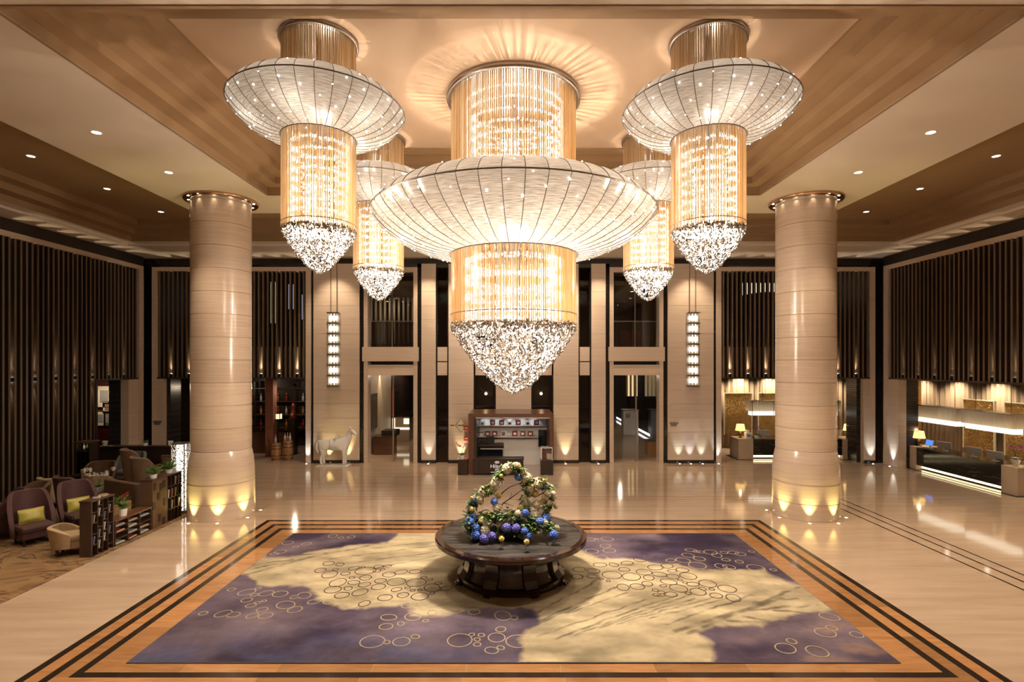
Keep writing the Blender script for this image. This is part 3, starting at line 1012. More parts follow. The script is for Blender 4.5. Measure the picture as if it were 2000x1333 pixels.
CX0, CX1, CY0, CY1 = -5.13, 5.13, 7.15, 12.55
NX, NY = 420, 222
gx, gy = np.meshgrid(np.linspace(CX0, CX1, NX + 1), np.linspace(CY0, CY1, NY + 1))
wxn = gx + 0.5 * (fbm(gx, gy, 1, 1.3) - 0.5) + 0.12 * (fbm(gx, gy, 31, 7) - 0.5)
wyn = gy + 0.5 * (fbm(gx, gy, 9, 1.3) - 0.5) + 0.12 * (fbm(gx, gy, 41, 7) - 0.5)
polys = [
    [(100, 1340), (280, 1216), (340, 1170), (400, 1127), (497, 1122), (500, 1143), (530, 1148), (570, 1150), (600, 1150), (640, 1180), (700, 1186), (745, 1187), (790, 1183), (800, 1203), (850, 1200), (880, 1195), (960, 1190), (1030, 1185), (1050, 1215), (1015, 1260), (1005, 1340)],
    [(500, 1075), (574, 1036), (640, 1030), (775, 1030), (760, 1062), (720, 1066), (660, 1072), (610, 1078), (560, 1092), (515, 1092)],
    [(1130, 1060), (1150, 1030), (1460, 1030), (1520, 1075), (1590, 1143), (1530, 1140), (1505, 1130), (1490, 1118), (1440, 1112), (1400, 1118), (1370, 1120), (1330, 1105), (1260, 1095), (1160, 1095), (1140, 1080)],
    [(1360, 1240), (1390, 1225), (1500, 1232), (1560, 1205), (1660, 1200), (1860, 1330), (1420, 1340), (1385, 1265)],
]
pm = np.zeros(gx.shape)
for pl in polys:
    sd = sdist(wxn, wyn, [fl(*p) for p in pl])
    pm = np.maximum(pm, np.clip(sd / 0.10 + 0.5, 0, 1))
gold = np.stack([0.40 + 0 * gx, 0.325 + 0 * gx, 0.205 + 0 * gx], -1)
n1 = np.clip((fbm(gx, gy, 50, 0.9) - 0.3) / 0.4, 0, 1)[..., None]; n2 = np.clip((fbm(gx, gy * 2.2, 60, 1.6) - 0.5) * 1.7 + 0.5, 0, 1)[..., None]; n3 = fbm(gx, gy, 70, 14, 3)[..., None]
gold = gold * (0.58 + 0.75 * n2) * (0.9 + 0.2 * n3) + np.array([0.02, 0.015, 0.0]) * (n1 - 0.5)
# dark brush strokes in the gold
st = np.zeros(gx.shape)
for a, c, w_ in [((1050, 1245), (1290, 1165), 1.0), ((1085, 1250), (1320, 1165), 1.1), ((1120, 1243), (1345, 1165), 0.9), ((1170, 1228), (1355, 1172), 1.0), ((1205, 1222), (1400, 1168), 0.8), ((1270, 1212), (1420, 1172), 0.9),
                 ((1300, 1222), (1470, 1165), 1.2), ((1320, 1236), (1525, 1172), 2.2), ((1345, 1240), (1560, 1150), 1.8), ((1040, 1205), (1170, 1135), 1.2), ((1060, 1215), (1200, 1150), 1.2), ((1045, 1225), (1150, 1180), 1.0),
                 ((1110, 1200), (1225, 1160), 0.8), ((1420, 1215), (1580, 1222), 1.8), ((1450, 1195), (1600, 1185), 1.6), ((1470, 1180), (1560, 1172), 1.2), ((1515, 1195), (1620, 1205), 1.6), ((1440, 1205), (1500, 1215), 1.6),
                 ((500, 1112), (720, 1068), 1.6), ((480, 1125), (640, 1082), 1.6), ((520, 1088), (640, 1085), 1.8), ((490, 1107), (570, 1095), 2.0), ((600, 1085), (850, 1060), 1.0), ((640, 1095), (870, 1065), 0.9), ((700, 1100), (860, 1080), 0.8), ((720, 1115), (870, 1085), 0.8)]:
    d = segdist(gx + 0.10 * (fbm(gx, gy, 90, 4) - 0.5), gy + 0.10 * (fbm(gx, gy, 95, 4) - 0.5), fl(*a), fl(*c))
    st = np.maximum(st, np.clip(1.4 - d / (0.022 * w_), 0, 1) * np.clip(fbm(gx, gy, 99, 5) * 2.2 - 0.35, 0, 1))
gold = gold * (1 - 0.62 * st[..., None])
pur = np.array([0.105, 0.078, 0.096]) * (1 - n1) * 1.5 + np.array([0.028, 0.019, 0.037]) * n1 * 1.5
blue = np.array([0.05, 0.052, 0.10])
bf = np.clip((8.3 - gy) / 1.2, 0, 1) * np.clip((-gx + 0.5) / 2, 0, 1) * np.clip(n2[..., 0] * 2 - 0.4, 0, 1)
pur = pur * (1 - bf[..., None]) + blue * bf[..., None]
rust = np.clip((n2[..., 0] - 0.55) * 5, 0, 1) * np.clip((gx - 3.0) / 1.0, 0, 1) * np.clip((9 - gy) / 1, 0, 1)
pur = pur * (1 - 0.5 * rust[..., None]) + np.array([0.20, 0.12, 0.08]) * 0.5 * rust[..., None]
pur = pur * (0.7 + 0.6 * n2) * (0.85 + 0.3 * n3)
colr = gold * (1 - pm[..., None]) + pur * pm[..., None]
me = bpy.data.meshes.new('area_rug')
zt = 0.018
vs = np.stack([gx, gy, 0 * gx + zt], -1).reshape(-1, 3)
idx = np.arange((NX + 1) * (NY + 1)).reshape(NY + 1, NX + 1)
fs = np.stack([idx[:-1, :-1], idx[:-1, 1:], idx[1:, 1:], idx[1:, :-1]], -1).reshape(-1, 4)
me.from_pydata(vs.tolist(), [], fs.tolist())
ca = me.color_attributes.new('dye', 'FLOAT_COLOR', 'POINT')
rgba = np.concatenate([np.clip(colr, 0, 1), np.ones(gx.shape + (1,))], -1).reshape(-1).astype(np.float32)
ca.data.foreach_set('color', rgba)
m, nt, N, L, b = nodes('dyed_wool_pile')
at_ = N.new('ShaderNodeAttribute'); at_.attribute_name = 'dye'
L.new(at_.outputs['Color'], b.inputs['Base Color'])
b.inputs['Roughness'].default_value = 0.95
b.inputs['Specular IOR Level'].default_value = 0.15
fac = noise_chain(nt, (1, 1, 1), 90, 2)
bp = N.new('ShaderNodeBump'); bp.inputs['Strength'].default_value = 0.35; bp.inputs['Distance'].default_value = 0.01
L.new(fac, bp.inputs['Height']); L.new(bp.outputs[0], b.inputs['Normal'])
me.materials.append(m)
rug = empty('area_rug', (0, (CY0 + CY1) / 2, 0), 0, 'large purple and gold carpet with ring pattern under the round table', 'carpet')
oy = -(CY0 + CY1) / 2
inst('pile', me, rug, (0, oy, 0))
m_rugedge = mat('rug_binding', (0.12, 0.10, 0.11), 0.9)
MB().box(CX0 - 0.012, CX1 + 0.012, CY0 - 0.012, CY1 + 0.012, 0.0025, zt - 0.002).build('binding', m_rugedge, rug, loc=(0, oy, 0))
m_pale = mat('pale_gold_yarn', (0.42, 0.34, 0.20), 0.9, base2=(0.30, 0.24, 0.16), freq=25)
m_darkyarn = mat('dark_brown_yarn', (0.055, 0.028, 0.018), 0.9, base2=(0.09, 0.05, 0.03), freq=25)
LD = [(1105,308,30),(1160,313,20),(1065,342,30),(1110,362,45),(1138,338,15),(1228,332,28),(1272,326,12),(1285,345,50),(1187,358,22),(1350,325,25),(1392,320,20),(1340,345,18),(1368,338,12),(1150,402,50),(1228,402,30),(1285,378,32),(1218,378,14),(1280,412,30),(1358,393,28),(1400,363,32),(1458,350,32),(1528,348,30),(1348,423,35),(1436,398,45),(1533,402,48),(1600,388,14),(1570,378,15),(1125,437,40),(1200,430,25),(1170,464,35),(1258,450,42),(1380,476,35),(1436,436,27),(1490,428,14),(1515,440,12),(1468,463,30),(1550,440,12),(1610,428,48),(1610,455,15),(1680,430,30),(1550,470,42),(1640,405,18),(1280,505,32)]
LP = [(905,207,30),(945,225,15),(995,212,24),(870,250,28),(840,262,20),(1125,173,27),(1165,182,15),(1215,178,20),(630,436,18),(565,458,38),(705,450,40),(760,430,14),(800,455,35),(868,458,36),(742,463,18),(705,488,26),(725,515,24),(757,500,15),(790,492,12),(895,512,48),(935,475,18),(985,465,38),(1035,495,32),(1105,497,28),(940,535,35),(780,535,26),(590,555,40),(640,560,30),(732,565,30),(797,565,33),(430,558,36),(492,553,20),(1485,515,27),(1535,512,16),(1398,573,40),(1385,618,33),(1457,604,20),(1515,570,42),(1578,590,15),(1610,550,28),(1727,538,33),(1815,545,30),(1318,692,60),(1388,695,18),(1460,692,42),(1528,668,22),(1745,685,62),(1803,658,15),(1850,660,17),(1830,682,18),(1830,706,18),(1945,632,26),(1925,672,44),(1900,735,34),(1945,722,20),(1955,565,50)]
RDk = [(328,338,33),(318,372,30),(398,345,32),(430,315,33),(497,315,25),(562,307,32),(625,288,32),(392,372,25),(435,383,12),(470,395,12),(548,338,27),(487,365,48),(583,373,48),(542,425,37),(612,422,35),(645,350,38),(700,327,40),(757,320,32),(668,378,32),(660,408,28),(720,362,35),(785,372,30),(783,345,22),(832,340,30),(860,370,42),(765,398,40),(738,418,18),(820,390,12),(845,402,12),(883,410,30),(955,407,45),(813,430,45),(700,440,16),(728,450,18),(700,462,14),(733,463,15),(777,460,30),(860,455,16),(908,447,40),(975,435,14),(930,432,18),(997,466,30),(1050,432,43),(1080,477,42)]
RP = [(378,190,28),(413,187,10),(465,188,30),(455,222,25),(475,245,32),(390,248,32),(440,280,30),(873,243,27),(900,250,15),(860,268,30),(920,252,18),(970,253,32),(1000,268,30),(1035,255,18),(1080,255,25),(1115,262,25),(1170,250,14),(1215,258,26),(775,293,25),(835,293,35),(915,285,28),(905,318,42),(1045,290,20),(1020,322,33),(1060,325,30),(1110,300,20),(1190,330,42),(1290,323,30),(1275,340,15),(1350,355,26),(1490,740,50),(1335,725,50),(1365,690,25),(1530,648,48),(1560,625,25),(1550,570,45),(1580,548,28),(1683,658,52),(10,575,20),(30,690,60)]
rr = random.Random(11)


def rings(lst, ox, name, mm, parent, w_=0.017):
    mb = MB()
    for cx, cy_, q in lst:
        X, Y = fl(cx / 2.5 + ox, cy_ / 2.5 + 980)
        R_ = q / 2.5 * Y / F
        e = rr.uniform(0.75, 1.0); an = rr.uniform(0, PI); n = 22
        R_ = min(R_, X - CX0 - 0.02, CX1 - X - 0.02, Y - CY0 - 0.02, CY1 - Y - 0.02)
        if R_ < 0.03: continue
        vs = []
        for i in range(n):
            t = 2 * PI * i / n
            for k in (1, -1):
                u, v = (R_ + k * w_ / 2) * math.cos(t), (R_ * e + k * w_ / 2) * math.sin(t)
                vs.append((X + u * math.cos(an) - v * math.sin(an), Y + u * math.sin(an) + v * math.cos(an), zt + 0.004))
        mb.add(vs, [(2 * i, 2 * ((i + 1) % n), 2 * ((i + 1) % n) + 1, 2 * i + 1) for i in range(n)])
    o = mb.build(name, mm, parent, loc=(0, oy, 0))
    return tag(o, kind='stuff')


rings(LD, 200, 'dark_ring_pattern', m_darkyarn, rug); rings(LP, 200, 'pale_ring_pattern', m_pale, rug)
rings(RDk, 1000, 'dark_ring_pattern', m_darkyarn, rug); rings(RP, 1000, 'pale_ring_pattern', m_pale, rug)

# ------------------------------------------------------------------ round table
TX, TY = 0.0, 10.06
TX = wx(998, 10.06)
m_ttop = mat('grey_brown_grained_veneer', (0.010, 0.008, 0.007), 0.45, spec=0.3, base2=(0.062, 0.053, 0.047), scale=(0.6, 6, 1), freq=2.0, lo=0.42, hi=0.60, distortion=1.2, world=True, detail=8)
m_lacquer = mat('dark_red_brown_lacquer', (0.022, 0.008, 0.006), 0.12, base2=(0.03, 0.012, 0.008), freq=4, coat=0.5)
tb = empty('round_table', (TX, TY, zt + 0.004), 0, 'large round dark wood table with grained top, standing on the carpet', 'table')
HT = 0.79
MB().lathe([(0.001, HT - 0.01), (1.30, HT - 0.01), (1.30, HT), (0.001, HT + 0.0)], 96, cap=False).build('tabletop', m_ttop, tb)
MB().lathe([(1.29, HT - 0.005), (1.295, HT + 0.008), (1.39, HT + 0.004), (1.41, HT - 0.015), (1.41, HT - 0.075), (1.38, HT - 0.09), (1.2, HT - 0.10), (1.0, HT - 0.095)], 96, cap=False).build('rim', m_lacquer, tb, True, angle=35)
MB().lathe([(1.2, HT - 0.0915), (1.385, HT - 0.092), (1.40, HT - 0.085)], 96, cap=False).build('rim_line', m_steel, tb, True)
MB().lathe([(0.90, 0.1), (0.83, 0.22), (0.80, 0.36), (0.81, 0.48), (0.86, 0.6), (0.95, HT - 0.09)], 64).build('pedestal_drum', m_lacquer, tb, True, angle=50)
MB().lathe([(0.001, 0.0), (0.98, 0.0), (1.0, 0.02), (1.0, 0.085), (0.97, 0.11), (0.001, 0.11)], 64, cap=False).build('base_plinth', m_lacquer, tb, True, angle=35)
lg = MB()
prof = [(1.02, 0.0), (0.97, 0.1), (0.89, 0.22), (0.855, 0.36), (0.86, 0.48), (0.91, 0.6), (1.0, HT - 0.09)]
vs, fs = [], []
for i, (r_, z_) in enumerate(prof):
    for dx, dy in ((-0.1, -0.13), (0.0, -0.12), (0.0, 0.12), (-0.1, 0.13)):
        vs.append((r_ + dx, dy, z_))
for i in range(len(prof) - 1):
    for k in range(4):
        k2 = (k + 1) % 4
        fs.append((i * 4 + k, i * 4 + k2, (i + 1) * 4 + k2, (i + 1) * 4 + k))
fs += [(3, 2, 1, 0)]
leg_me = lg.add(vs, fs).mesh('leg', m_lacquer)
foot_me = MB().box(1.0, 1.08, -0.06, 0.06, 0.0, 0.03).box(0.98, 1.05, -0.05, 0.05, 0.03, 0.055).mesh('foot', m_lacquer)
for k in range(8):
    l_ = inst('leg', leg_me, tb, rz=2 * PI * (k + 0.5) / 8)
    inst('foot', foot_me, l_)

# ------------------------------------------------------------------ flower arrangement
TZ = zt + 0.004 + HT
m_leaf = mat('green_leaf', (0.055, 0.12, 0.028), 0.5, base2=(0.12, 0.21, 0.05), freq=12)
m_blue = mat('blue_petal', (0.06, 0.16, 0.62), 0.6, base2=(0.12, 0.24, 0.75), freq=40)
m_violet = mat('violet_blue_petal', (0.12, 0.13, 0.55), 0.6, base2=(0.2, 0.18, 0.6), freq=40)
m_wpetal = mat('ivory_petal', (0.80, 0.74, 0.58), 0.6, base2=(0.75, 0.62, 0.42), freq=18)
m_ypetal = mat('yellow_petal', (0.80, 0.58, 0.14), 0.6, base2=(0.75, 0.66, 0.3), freq=25)
m_branch = mat('bare_branch_bark', (0.07, 0.035, 0.02), 0.8, base2=(0.12, 0.07, 0.04), freq=15)


def bloom_mesh(name, mm, r, n, seed, petal):
    q = random.Random(seed)
    mb = MB()
    mb.sphere((0, 0, 0), r * 0.8, 8, 5)
    for i in range(n):
        z = 1 - 2 * (i + 0.5) / n
        a = i * 2.39996
        d = Vector((math.sqrt(1 - z * z) * math.cos(a), math.sqrt(1 - z * z) * math.sin(a), z))
        t = d.orthogonal().normalized(); t = (Matrix.Rotation(q.random() * 3, 3, d) @ t); s_ = d.cross(t)
        c = d * r * q.uniform(0.86, 1.0)
        for k in range(4):
            dirn = t * math.cos(k * PI / 2) + s_ * math.sin(k * PI / 2)
            sd = t * math.cos(k * PI / 2 + PI / 2) + s_ * math.sin(k * PI / 2 + PI / 2)
            mb.quad(c, c + (dirn * 0.6 + sd * 0.45) * petal + d * petal * 0.15, c + dirn * petal + d * petal * 0.3, c + (dirn * 0.6 - sd * 0.45) * petal + d * petal * 0.15)
    return mb.mesh(name, mm)


bl = {'blue': bloom_mesh('blue_bloom', m_blue, 0.075, 60, 1, 0.026), 'violet': bloom_mesh('violet_bloom', m_violet, 0.075, 60, 2, 0.026),
      'white': bloom_mesh('ivory_bloom', m_wpetal, 0.088, 50, 3, 0.034), 'yellow': bloom_mesh('yellow_bloom', m_ypetal, 0.05, 30, 4, 0.026)}
FY = 9.95
fa = empty('flower_arrangement', (TX, FY, TZ), 0, 'heart shaped arrangement of blue, ivory and yellow flowers with bare branches on the round table', 'flowers')


def floc(cx, cy_, dy=0.0):
    px, py = cx / 4.167 + 820, cy_ / 4.167 + 880
    Y = FY + dy
    return Vector((wx(px, Y) - TX, Y - FY, max(wz(py, Y) - TZ, 0.09)))


B = [('blue', 445, 415, 0), ('blue', 605, 418, -.1), ('blue', 805, 213, 0), ('blue', 858, 510, -.1), ('blue', 405, 582, -.1), ('blue', 455, 632, -.2), ('blue', 450, 690, -.25), ('violet', 590, 700, -.3), ('violet', 525, 750, -.33),
     ('violet', 705, 632, -.3), ('violet', 782, 635, -.3), ('blue', 853, 660, -.3), ('blue', 885, 703, -.33), ('blue', 980, 583, -.15), ('blue', 1030, 550, 0), ('blue', 1008, 293, .05),
     ('white', 712, 150, 0), ('yellow', 800, 130, 0), ('yellow', 775, 118, .05), ('white', 870, 222, 0), ('white', 620, 250, 0), ('white', 610, 290, 0), ('white', 510, 350, 0), ('white', 970, 275, 0), ('yellow', 1010, 250, 0), ('white', 630, 470, -.1),
     ('white', 655, 600, -.25), ('white', 530, 655, -.3), ('white', 855, 555, -.15), ('white', 910, 410, 0), ('white', 985, 505, 0), ('white', 425, 530, 0), ('white', 1025, 380, 0), ('white', 945, 440, 0), ('yellow', 735, 530, -.2),
     ('yellow', 790, 515, -.15), ('yellow', 760, 560, -.2), ('yellow', 560, 590, -.2), ('yellow', 500, 575, -.2), ('yellow', 885, 330, 0), ('yellow', 940, 350, 0), ('yellow', 1000, 420, 0), ('yellow', 495, 420, 0), ('yellow', 560, 520, -.15),
     ('white', 585, 325, .02), ('yellow', 640, 370, 0), ('yellow', 820, 470, -.1), ('white', 930, 530, -.05), ('yellow', 860, 420, .0), ('white', 480, 385, .05)]
q = random.Random(4)
for kind_, cx, cy_, dy in B:
    front = kind_ in ('blue', 'violet') and cy_ > 500
    p = floc(cx, cy_, dy - (0.16 if front else 0.04))
    s_ = q.uniform(0.85, 1.08) * (1.02 if front else 1.0)
    inst(bl[kind_].name, bl[kind_], fa, p, scale=(s_, s_, s_), rot=(q.random() * 3, q.random() * 3, q.random() * 3))
chain = [(395, 560), (410, 470), (445, 400), (500, 340), (580, 320), (620, 240), (680, 170), (760, 130), (830, 170), (870, 260), (880, 340), (930, 260), (1000, 270), (1050, 340), (1060, 430), (1020, 510), (960, 560), (880, 560), (860, 460), (850, 380)]
for i in range(len(chain) - 1):
    a, c = floc(*chain[i], 0), floc(*chain[i + 1], 0)
    for k in range(5):
        kind_ = q.choice(['white', 'white', 'yellow', 'yellow', 'white'])
        s_ = q.uniform(0.5, 0.78)
        inst(bl[kind_].name, bl[kind_], fa, a.lerp(c, q.random()) + Vector((q.gauss(0, .035), q.gauss(-.02, .05), q.gauss(0, .03))), scale=(s_, s_, s_), rot=(q.random() * 3, q.random() * 3, 0))
lf = MB()


def leaf(mb, c, d, L_, W_):
    d = d.normalized(); s_ = d.cross(Vector((0, 0, 1)))
    if s_.length < 1e-3: s_ = Vector((1, 0, 0))
    s_ = s_.normalized(); u = s_.cross(d)
    c = Vector(c)
    mb.add([c, c + d * L_ * 0.5 + s_ * W_ + u * 0.1 * L_, c + d * L_ - u * 0.1 * L_, c + d * L_ * 0.5 - s_ * W_ + u * 0.1 * L_, c + d * L_ * 0.5], [(0, 1, 4), (1, 2, 4), (2, 3, 4), (3, 0, 4)])


chain = [(395, 560), (410, 470), (445, 400), (500, 340), (580, 320), (620, 240), (680, 170), (760, 130), (830, 170), (870, 260), (880, 340), (930, 260), (1000, 270), (1050, 340), (1060, 430), (1020, 510), (960, 560), (880, 560), (860, 460), (850, 380)]
for i in range(len(chain) - 1):
    a, c = floc(*chain[i], 0), floc(*chain[i + 1], 0)
    for k in range(70):
        p = a.lerp(c, q.random()) + Vector((q.gauss(0, .03), q.gauss(0, .05), q.gauss(0, .03)))
        leaf(lf, p, Vector((q.gauss(0, 1), q.gauss(-.3, 1), q.gauss(0, .8))), q.uniform(.07, .14), q.uniform(.02, .036))
low = [(400, 600), (430, 700), (520, 740), (600, 720), (700, 660), (780, 660), (850, 680), (900, 640), (980, 610), (1050, 640), (640, 560), (560, 560), (740, 540), (820, 600), (930, 600), (480, 620)]
for cx, cy_ in low:
    for k in range(60):
        p = floc(cx, cy_ + q.gauss(0, 18), -.2) + Vector((q.gauss(0, .06), q.gauss(0, .09), abs(q.gauss(0, .03))))
        p.z = max(p.z, 0.05)
        leaf(lf, p, Vector((q.gauss(0, 1), q.gauss(-.5, 1), abs(q.gauss(.1, .5)))), q.uniform(.08, .17), q.uniform(.02, .04))
for cx, cy_ in low + [(470, 560), (700, 600), (620, 630), (900, 560), (820, 540), (680, 540)]:
    for k in range(3):
        kind_ = q.choice(['white', 'yellow', 'white', 'blue', 'violet'])
        s_ = q.uniform(0.55, 0.9)
        inst(bl[kind_].name, bl[kind_], fa, floc(cx + q.gauss(0, 25), cy_ + q.gauss(0, 20), q.uniform(-.3, -.05)), scale=(s_, s_, s_ * 0.85), rot=(q.random() * 3, q.random() * 3, 0))
tag(lf.build('foliage', m_leaf, fa), kind='stuff')


def branch(pts, r0, dys):
    P_ = [floc(x, y, d) for (x, y), d in zip(pts, dys)]
    MB().tube(P_, [r0 * (1 - 0.7 * i / (len(P_) - 1)) for i in range(len(P_))], 6).build('branch', m_branch, fa)


branch([(640, 480), (680, 430), (740, 390), (800, 345), (835, 320)], 0.014, [0, 0, 0, 0, 0])
branch([(650, 370), (690, 330), (740, 295), (830, 262)], 0.013, [0] * 4)
branch([(860, 420), (940, 380), (1060, 320), (1125, 270)], 0.014, [0, 0, .02, .05])
branch([(1050, 325), (1090, 300), (1150, 308)], 0.009, [.02, .03, .05])
branch([(680, 430), (720, 440), (765, 455)], 0.008, [0] * 3)
branch([(720, 405), (745, 370), (750, 340)], 0.007, [0] * 3)
branch([(470, 515), (520, 490), (560, 485)], 0.011, [0] * 3)
mos = MB(); mos.lathe([(0.001, 0.0), (0.32, 0.0), (0.3, 0.03), (0.2, 0.05), (0.001, 0.055)], 24, (0, 0.0, 0.012), cap=False)
mos.build('moss_base', mat('dark_moss', (0.02, 0.035, 0.012), 0.9), fa)
# small glass bud vases around it
m_vase = pane_glass('vase_glass', (0.93, 0.95, 0.95), 0.2)
for k, (cx, cy_, kind_, label) in enumerate([(665, 800, 'yellow', 'small glass vase with one yellow flower, left front of the table'), (868, 825, 'yellow', 'small glass vase with yellow flowers at the front middle of the table'),
                                             (1090, 765, 'blue', 'small glass vase with a blue bloom, right of the arrangement'), (1085, 690, 'yellow', 'small glass vase with a yellow flower behind the blue one')]):
    x, y = fl(cx / 4.167 + 820, cy_ / 4.167 + 880, TZ)
    o = empty('bud_vase', (x, y, TZ), 0, label, 'vase', 'bud vases on the round table')
    MB().lathe([(0.001, 0.002), (0.035, 0.002), (0.042, 0.03), (0.04, 0.08), (0.032, 0.1)], 16, cap=False).build('glass', m_vase, o, True)
    MB().tube([(0, 0, 0.01), (0.005, 0, 0.1), (0, 0, 0.15)], 0.004, 5).build('stem', m_leaf, o)
    inst(bl[kind_].name, bl[kind_], o, (0, 0, 0.165), scale=(1, 1, 1) if kind_ == 'blue' else (0.9, 0.9, 0.9))
# ------------------------------------------------------------------ kiosk at the middle of the back wall
m_kwood = mat('reddish_brown_wood', (0.13, 0.055, 0.028), 0.3, base2=(0.09, 0.036, 0.018), scale=(1, 1, 6), freq=3)
m_kback = mat('pale_kiosk_panel', (0.62, 0.56, 0.50), 0.5)
m_dwood = mat('very_dark_wood', (0.028, 0.016, 0.012), 0.3, base2=(0.04, 0.024, 0.017), scale=(6, 6, 0.8), freq=3)
m_maroon = mat('maroon_card', (0.16, 0.02, 0.025), 0.4, base2=(0.22, 0.03, 0.03), freq=30)
m_red = mat('bright_red_card', (0.45, 0.04, 0.03), 0.5)
m_screen = mat('dark_screen', (0.01, 0.012, 0.014), 0.12)
m_silver = mat('silver_grey_plastic', (0.35, 0.34, 0.33), 0.4)
KY = 19.3


def kx(cx, Y=KY): return wx(cx / 5.553 + 840, Y)
def kz(cy_, Y=KY): return wz(cy_ / 5.553 + 700, Y)


kk = empty('kiosk', (0, KY, 0), 0, 'open fronted wooden kiosk with shelves at the foot of the central pier', 'kiosk')
x0, x1, zt_ = kx(415), kx(1335), 2.17
MB().box(x0, x1, 0, 1.95, zt_ - 0.13, zt_).build('roof', m_kwood, kk, bevel=0.01)
MB().box(x0, x0 + 0.2, 0, 1.95, 0, zt_ - 0.13).build('side_panel', m_kwood, kk, bevel=0.008)
MB().box(x1 - 0.13, x1, 0, 1.95, 0, zt_ - 0.13).build('side_panel', m_kwood, kk, bevel=0.008)
MB().box(x0 + 0.2, x0 + 0.29, 0.06, 1.8, 0, zt_ - 0.13).build('dark_lining', m_dwood, kk)
MB().box(x0 + 0.29, x1 - 0.13, 1.8, 1.86, 0, zt_ - 0.13).build('back_panel', m_kback, kk)
MB().box(x0 + 0.26, x1 - 0.13, 0.02, 0.06, zt_ - 0.18, zt_ - 0.13).build('light_rail', m_silver, kk)
z1_, z2_ = 1.58, 1.15
MB().box(x0 + 0.29, x1 - 0.14, 1.4, 1.8, z1_ - 0.03, z1_).build('shelf', m_silver, kk)
MB().box(x0 + 0.29, kx(1165, 20.9), 1.4, 1.8, z2_ - 0.03, z2_).build('shelf', m_silver, kk)
for k in range(5):
    xx = x0 + 0.55 + k * 0.46
    MB().lathe([(0.001, -0.004), (0.035, -0.004), (0.04, 0)], 12, (xx, 1.5, zt_ - 0.13), cap=False).build('led_spot', m_bulb_white, kk)
    light('SPOT', 'lamp', (xx, 1.5, zt_ - 0.16), 9, (0.82, 0.92, 1.0), kk, 0.03, 100, 0.7, (xx, 1.7, 1.0))
light('SPOT', 'lamp', ((x0 + x1) / 2, 0.8, zt_ - 0.14), 30, (1.0, 0.9, 0.78), kk, 0.03, 140, 0.7, ((x0 + x1) / 2, 0.9, 0))  # warm fill spot added under the roof, with a made-up fitting
MB().lathe([(0.001, -0.003), (0.05, -0.003), (0.055, 0)], 12, ((x0 + x1) / 2, 0.8, zt_ - 0.13), cap=False).build('led_spot', m_bulb, kk)
cols1 = [(565, 'w'), (678, 'm'), (775, 'm'), (862, 'w'), (955, 'm'), (1060, 'w'), (1153, 'm')]
cols2 = [(555, 'w'), (625, 'm'), (703, 'm'), (795, 'w'), (917, 'm'), (1005, 'm'), (1088, 'm')]
for row, cols, zz in (('upper', cols1, z1_), ('lower', cols2, z2_)):
    for i, (cx, c) in enumerate(cols):
        xx = kx(cx, 20.85)
        o = empty('gift_box', (xx, 20.85, zz), q.uniform(-0.25, 0.25), '%s gift box, %s from left on the %s kiosk shelf' % ('maroon' if c == 'm' else 'white framed', ORD[i], row), 'box', 'gift boxes on the kiosk shelves')
        if c == 'm':
            MB().box(-0.095, 0.095, -0.04, 0.04, 0, 0.20).build('box', m_maroon, o, bevel=0.005)
            MB().box(-0.05, 0.05, -0.046, -0.04, 0.06, 0.14).build('print', m_wpetal, o)
        else:
            MB().box(-0.1, -0.085, -0.05, 0.05, 0, 0.2).box(0.085, 0.1, -0.05, 0.05, 0, 0.2).box(-0.1, 0.1, -0.05, 0.05, 0.185, 0.2).box(-0.1, 0.1, -0.05, 0.05, 0, 0.015).build('frame', m_white, o)
            MB().box(-0.055, 0.055, -0.03, 0.03, 0.015, 0.11).build('box', m_maroon if i % 2 else m_kback, o)
# tv / dark panel at the right
tv = empty('display_screen', (kx(1232, 21.0), 21.0, 0.0), 0, 'tall black display screen on the right inside the kiosk', 'screen')
MB().box(-0.21, 0.21, -0.03, 0.03, 0.72, 1.38).build('bezel', m_blackmetal, tv, bevel=0.01)
MB().box(-0.19, 0.19, -0.035, -0.03, 0.76, 1.34).build('screen', m_screen, tv)
MB().box(-0.15, 0.15, -0.05, 0.09, 0.0, 0.02).box(-0.03, 0.03, 0.0, 0.04, 0.02, 0.74).build('stand', m_blackmetal, tv)
# inner work desk
wd = empty('work_desk', (kx(640, 20.3), 20.35, 0), 0, 'black desk with white framed front inside the kiosk', 'desk')
hw = kx(800, 20.3) - kx(640, 20.3)
MB().box(-hw, hw, -0.25, 0.3, 0.86, 0.92).build('top', m_dwood, wd)
MB().box(-hw, hw, -0.22, 0.28, 0.0, 0.44).build('cabinet', m_dwood, wd)
MB().box(-hw + 0.24, hw, -0.26, -0.23, 0.76, 0.80).box(hw - 0.035, hw, -0.26, -0.23, 0.46, 0.76).box(-hw + 0.24, hw, -0.26, -0.23, 0.44, 0.47).build('white_frame', m_silver, wd)
MB().box(-hw, hw, 0.0, 0.28, 0.44, 0.86).build('modesty_panel', m_screen, wd)
for cx, lab, sx, sz in ((655, 'square dark monitor standing on the kiosk desk', 0.15, 0.26), (570, 'low dark printer left of the monitor on the kiosk desk', 0.13, 0.14), (760, 'flat brown tray at the right end of the kiosk desk', 0.13, 0.03)):
    o = empty('monitor' if sx == 0.15 else ('printer' if sz > 0.1 else 'tray'), (kx(cx, 20.35), 20.4, 0.92), 0, lab, 'monitor' if sx == 0.15 else ('printer' if sz > 0.1 else 'tray'))
    MB().box(-sx, sx, -0.04, 0.04, 0.03 if sz > 0.1 else 0.01, sz + 0.03).build('body', m_screen if sz > 0.1 else m_kwood, o, bevel=0.008)
    MB().box(-sx * 0.6, sx * 0.6, -0.08, 0.08, 0, 0.03 if sz > 0.1 else 0.012).build('foot', m_blackmetal, o)
